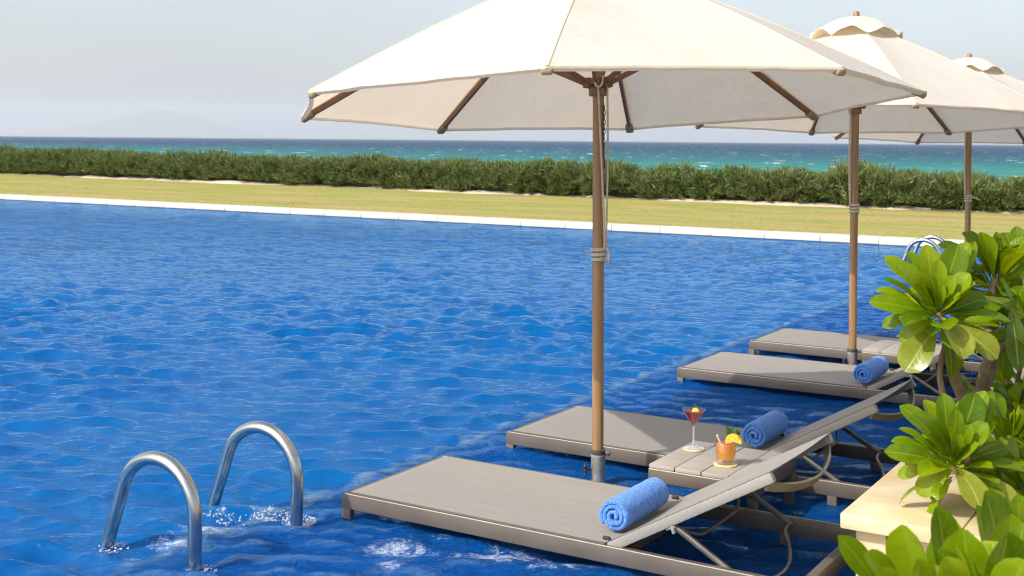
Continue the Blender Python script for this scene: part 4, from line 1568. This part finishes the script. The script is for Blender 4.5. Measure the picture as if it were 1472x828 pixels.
# leaves of the two big rosettes: growth point, tip, depth of the tip towards the back, width (photo measure), bend
BIG = [((1326, 418), (1268, 372), .06, 27, .5), ((1331, 440), (1281, 386), -.05, 34, .55), ((1335, 412), (1332, 352), .05, 25, .25),
       ((1345, 430), (1348, 373), -.02, 20, .2), ((1350, 425), (1380, 352), .02, 34, .35), ((1366, 415), (1389, 349), .07, 24, .3),
       ((1386, 400), (1404, 350), .10, 14, .3), ((1364, 440), (1393, 392), -.04, 26, .4), ((1306, 432), (1258, 420), .05, 21, .5),
       ((1332, 449), (1248, 446), -.02, 24, .6), ((1345, 455), (1291, 470), -.10, 26, .7), ((1314, 444), (1272, 476), .05, 17, .6),
       ((1310, 424), (1269, 402), .06, 15, .4), ((1378, 450), (1449, 463), .0, 21, .6), ((1362, 450), (1420, 438), .05, 22, .6),
       ((1356, 420), (1362, 362), .09, 26, .25), ((1322, 426), (1305, 362), .10, 26, .35), ((1340, 430), (1318, 392), -.06, 16, .25),
       ((1352, 432), (1372, 396), -.06, 18, .25), ((1344, 436), (1338, 398), -.08, 14, .15), ((1349, 440), (1356, 408), -.08, 13, .15),
       ((1340, 446), (1310, 412), -.10, 17, .3), ((1356, 446), (1384, 424), -.08, 18, .4), ((1344, 452), (1322, 440), -.12, 14, .4),
       ((1345, 460), (1300, 498), .03, 26, .7), ((1335, 455), (1285, 452), .08, 24, .5), ((1360, 460), (1405, 492), .06, 26, .7)]
BIG_OLD = [((1345, 478), (1301, 535), -.06, 39, .25), ((1354, 458), (1382, 521), -.14, 34, .9), ((1380, 472), (1430, 520), -.08, 32, .6),
           ((1362, 470), (1366, 540), .04, 30, .4)]


def big_rosette(mbx, leaves, ox, oy, Y0, sc=1.0):
    for k, (b, t_, dz, w_, dr) in enumerate(leaves):
        cx, cy_ = 1345, 445
        q = lambda p: (cx + (p[0] - cx) * sc + ox, cy_ + (p[1] - cy_) * sc + oy)
        b = (b[0] + (1345 - b[0]) * 0.35, b[1] + (456 - b[1]) * 0.35)
        base_ = P(*q(b), Y0 + 0.25 * dz)
        tip_ = P(*q(t_), Y0 + dz)
        blade(mbx, base_, tip_, w_ * sc * 1.2 / FPX * Y0, dr, (0.1 * math.sin(k * 2.1), -0.62, 0.78), 0.35 + 0.4 * abs(math.sin(k * 1.7)), 0.35 * math.sin(k * 3.3), 1.75)


# tall shrub with the bare forked trunk
b0 = P(1392, 690, 4.65)
fork = P(1390, 585, 4.6)
r1 = P(1352, 448, 4.45)
r2 = P(1432, 400, 4.95)
r3 = P(1475, 455, 4.7)
r4 = P(1378, 400, 5.0)
shrub('leafy_shrub', 'tall bright green shrub with bare forked brown stems, top right of the planter', b0,
      [([b0, P(1388, 640, 4.62), fork], .034, .030),
       ([fork, P(1372, 540, 4.55), P(1362, 490, 4.5), r1], .026, .012),
       ([fork, P(1412, 560, 4.65), P(1428, 510, 4.7), P(1420, 470, 4.8), r2], .030, .012),
       ([P(1412, 560, 4.65), P(1420, 520, 4.6), P(1450, 490, 4.62), r3], .022, .012),
       ([P(1428, 510, 4.7), P(1400, 470, 4.9), r4], .018, .010),
       ([P(1445, 680, 4.8), P(1450, 600, 4.8), P(1446, 520, 4.85)], .012, .008),
       ([P(1462, 680, 4.9), P(1458, 590, 4.9), P(1470, 510, 4.85)], .012, .008),
       ([P(1372, 690, 4.6), P(1366, 600, 4.55), P(1352, 545, 4.5), P(1358, 490, 4.47)], .013, .010)],
      [(r1 + Vector((-.01, .03, -.02)), (-.16, -.1, .95), 30, .20, 21, (4, 112), .42, .7),
       (r2, (.05, -.25, 1.0), 36, .235, 5, (5, 108), .40, .7),
       (r3, (.2, -.4, .9), 32, .22, 12, (6, 110), .42, .8),
       (r4, (.1, .1, 1), 18, .16, 31, (10, 100), .40, .7),
       (P(1445, 470, 4.85), (0, -.5, .7), 22, .2, 44, (12, 112), .42, .8),
       (P(1470, 380, 5.1), (.1, -.3, 1), 28, .21, 45, (6, 108), .42, .8),
       (P(1480, 560, 5.0), (.1, -.4, .9), 22, .2, 46, (8, 108), .42, .8)],
      [(P(1452, 440, 4.6), (.05, -.3, -.8), (.2, -.9, .3), .24, .10, .3),
       (P(1405, 425, 4.7), (.5, -.35, -.1), (0, -.4, 1), .20, .085, .6),
       (P(1460, 540, 4.7), (.3, -.4, -.5), (0, -.5, 1), .2, .09, .5)],
      (), lambda m_, old: big_rosette(m_, BIG_OLD if old else BIG, 0, 0, 4.45))

# middle shrub leaning over the slab
b1 = P(1402, 705, 4.38)
q1 = P(1388, 655, 4.05)
q2 = P(1452, 640, 4.35)
q3 = P(1420, 590, 4.7)
shrub('leafy_shrub', 'low bright green shrub spreading over the travertine slab, middle right', b1,
      [([b1, P(1396, 690, 4.25), q1], .018, .011), ([b1, P(1430, 680, 4.4), q2], .017, .010), ([b1, P(1412, 650, 4.6), q3], .015, .009)],
      [(P(1369, 668, 4.13), (-.16, -.1, .95), 30, .185, 61, (4, 112), .42, .7),
       (q2, (.2, -.3, .92), 36, .22, 62, (6, 108), .40, .7),
       (q3, (-.1, -.1, 1), 28, .18, 63, (8, 104), .40, .6),
       (P(1470, 600, 4.6), (.1, -.3, 1), 26, .2, 65, (8, 106), .40, .6),
       (P(1475, 690, 4.2), (.1, -.4, .9), 26, .2, 64, (8, 106), .40, .7)],
      (), (), lambda m_, old: big_rosette(m_, BIG_OLD[1:3] if old else BIG, 24, 215, 4.1, 1.02))

FRONT = [((1268, 850), (1199, 766), 2.10, 34, .5), ((1300, 862), (1238, 790), 2.02, 38, .4), ((1330, 870), (1296, 750), 2.16, 56, .3),
         ((1362, 860), (1341, 727), 2.26, 44, .25), ((1432, 845), (1416, 698), 2.28, 58, .45), ((1398, 890), (1386, 756), 2.00, 66, .3),
         ((1412, 880), (1440, 762), 1.94, 64, .3), ((1462, 840), (1466, 708), 2.30, 46, .3), ((1440, 850), (1456, 735), 2.12, 50, .35),
         ((1484, 890), (1480, 752), 1.98, 62, .3), ((1350, 880), (1372, 742), 2.34, 48, .3), ((1310, 880), (1322, 800), 1.98, 46, .3),
         ((1370, 890), (1352, 800), 1.92, 50, .3), ((1440, 900), (1470, 800), 1.88, 58, .3), ((1425, 860), (1400, 722), 2.36, 46, .3),
         ((1280, 870), (1262, 812), 2.0, 40, .3)]


def front_leaves(mbx):
    for k, (b, t_, Y0, w_, dr) in enumerate(FRONT):
        blade(mbx, P(*b, Y0 + 0.05), P(*t_, Y0), w_ * 1.08 / FPX * Y0, dr, (0.5 * math.sin(k * 2.3), -0.85, 0.25), 0.55, 0.3 * math.sin(k * 1.9), 1.9)


# front shrub close to the camera
b2 = L(2.66, -1.62, 0.19)
s1 = P(1372, 838, 2.25)
s2 = P(1290, 905, 2.12)
s3 = P(1462, 835, 2.05)
shrub('leafy_shrub', 'close bright green shrub at the bottom right corner, softly out of focus', b2,
      [([b2, P(1400, 1150, 2.3), s1], .018, .010), ([b2, P(1330, 1150, 2.2), s2], .016, .010), ([b2, P(1450, 1100, 2.15), s3], .016, .010)],
      [(s1 + Vector((0, 0, -.04)), (-.02, -.22, 1), 20, .14, 71, (20, 108), .48, .6),
       (s2 + Vector((0, 0, -.03)), (-.12, -.22, 1), 14, .15, 72, (20, 105), .46, .6),
       (s3 + Vector((0, 0, -.03)), (.06, -.25, 1), 20, .15, 73, (20, 108), .48, .6),
       (P(1425, 880, 1.95), (0, -.3, 1), 18, .14, 74, (15, 105), .48, .6)],
      (), (), lambda m_, old: None if old else front_leaves(m_))

# ------------------------------------------------------------------ far mountains
def mountain(name, label, pts, Y0, depth, seed):
    mb = MB()
    xs = np.linspace(pts[0][0], pts[-1][0], 90)
    zs = np.interp(xs, [p[0] for p in pts], [p[1] for p in pts])
    k = np.array([.05, .2, .35, .2, .05])
    zs = np.convolve(np.pad(zs, 2, mode='edge'), np.ones(5) / 5, 'valid')
    vs, fs = [], []
    nj = 11
    for x, z in zip(xs, zs):
        for j in range(nj):
            s_ = j / (nj - 1) * 2 - 1
            hgt = max(0, z) * (1 - abs(s_) ** 1.4) * (1 + 0.16 * mnoise.noise(Vector((x / 500, s_ * 2, seed)))) - 4
            vs.append((x, Y0 + s_ * depth, SEA_Z + hgt + 2))
    for i in range(len(xs) - 1):
        for j in range(nj - 1):
            fs.append((i * nj + j, (i + 1) * nj + j, (i + 1) * nj + j + 1, i * nj + j + 1))
    mb.add(vs, fs)
    return struct(mb.build(name, 'mountain_rock', smooth=180))


def mp(x, y, Y0=18500):
    return ((x - 736) / FPX * Y0, (201.5 + ROLL * (x - 736) - y) / FPX * Y0)


mountain('mountain', '', [mp(5, 196), mp(60, 188), (mp(110, 181)), mp(150, 172), mp(185, 160), mp(215, 156), mp(250, 158), mp(290, 170), mp(340, 184), mp(400, 197)], 18500, 1300, 1)
mountain('mountain', '', [mp(400, 199), mp(460, 192), mp(520, 186), mp(580, 184), mp(640, 190), mp(740, 196), mp(860, 203)], 19500, 1000, 2)

# ------------------------------------------------------------------ haze
HAZE = True
if HAZE:
    me = bpy.data.meshes.new('haze')
    x0, x1, y0, y1, z0, z1 = -21900, 21900, -450, 21900, SEA_Z - 1.0, 520
    me.from_pydata([(x0, y0, z0), (x1, y0, z0), (x1, y1, z0), (x0, y1, z0), (x0, y0, z1), (x1, y0, z1), (x1, y1, z1), (x0, y1, z1)], [],
                   [(3, 2, 1, 0), (4, 5, 6, 7), (0, 1, 5, 4), (1, 2, 6, 5), (2, 3, 7, 6), (3, 0, 4, 7)])
    m, nt, out = mat('haze_air')
    pv = nd(nt, 'ShaderNodeVolumePrincipled', ins={'Color': rgb(0.90, 0.94, 1.0), 'Density': 0.7e-4, 'Anisotropy': 0.1})
    nt.links.new(pv.outputs[0], out.inputs['Volume'])
    me.materials.append(m)
    o = bpy.data.objects.new('haze', me)
    col.objects.link(o)
    stuff(o)

# ------------------------------------------------------------------ light, sky
to_sun = Vector((-0.84, -0.54, 0)).normalized()
EL = R(41.5)
sd = Vector((to_sun.x * math.cos(EL), to_sun.y * math.cos(EL), math.sin(EL)))
sl = bpy.data.lights.new('sun', 'SUN')
sl.energy = 3.35
sl.angle = R(0.53)
sl.color = (1.0, 0.945, 0.86)
so = bpy.data.objects.new('sun', sl)
so.rotation_euler = (-sd).to_track_quat('-Z', 'Y').to_euler()
so.location = (-20, -20, 30)
col.objects.link(so)

w = bpy.data.worlds.new('World')
scene.world = w
w.use_nodes = True
nt = w.node_tree
nt.nodes.clear()
sky = nt.nodes.new('ShaderNodeTexSky')
sky.sky_type = 'NISHITA'
sky.sun_disc = False
sky.sun_elevation = EL
sky.sun_rotation = math.atan2(sd.x, sd.y)
sky.air_density = 1.0
sky.dust_density = 3.0
sky.ozone_density = 1.0
sky.altitude = 0
bg = nt.nodes.new('ShaderNodeBackground')
bg.inputs[1].default_value = 0.15
hs = nt.nodes.new('ShaderNodeHueSaturation')
hs.inputs['Saturation'].default_value = 0.58
nt.links.new(sky.outputs[0], hs.inputs['Color'])
tcw = nt.nodes.new('ShaderNodeTexCoord')
cl = noi(nt, nd(nt, 'ShaderNodeMapping', ins={'Vector': tcw.outputs['Generated'], 'Scale': (2.0, 2.0, 7.0)}).outputs[0], 2.2, 6, 0.6)
veil = mixc(nt, 1.0, hs.outputs[0], ramp(nt, cl, [(0.3, (0.98, 0.972, 0.972)), (0.7, (1.08, 1.065, 1.055))]), 'MULTIPLY')
nt.links.new(veil, bg.inputs[0])
wo = nt.nodes.new('ShaderNodeOutputWorld')
nt.links.new(bg.outputs[0], wo.inputs[0])

# ------------------------------------------------------------------ camera
cam = bpy.data.cameras.new('camera')
co_ = bpy.data.objects.new('camera', cam)
col.objects.link(co_)
cam.sensor_fit = 'HORIZONTAL'
cam.sensor_width = 36.0
cam.lens = FPX / 1472.0 * 36.0
cam.shift_y = -(414.0 - 201.5) / 1472.0
cam.clip_start = 0.05
cam.clip_end = 60000
c_, s_ = math.cos(ROLL), math.sin(ROLL)
co_.matrix_world = Matrix(((c_, -s_, 0, 0), (0, 0, -1, 0), (s_, c_, 0, CAM_H), (0, 0, 0, 1)))
cam.dof.use_dof = True
cam.dof.focus_distance = 5.2
cam.dof.aperture_fstop = 8.0
scene.camera = co_

# ------------------------------------------------------------------ render settings
scene.render.engine = 'CYCLES'
scene.view_settings.view_transform = 'Standard'
scene.view_settings.look = 'None'
scene.view_settings.exposure = 0.5
scene.view_settings.gamma = 1.0
scene.view_settings.use_curve_mapping = False
cy = scene.cycles
cy.use_denoising = True
cy.pixel_filter_type = 'BLACKMAN_HARRIS'
cy.filter_width = 1.15
cy.max_bounces = 10
cy.transparent_max_bounces = 16
cy.volume_bounces = 1
cy.sample_clamp_indirect = 6.0
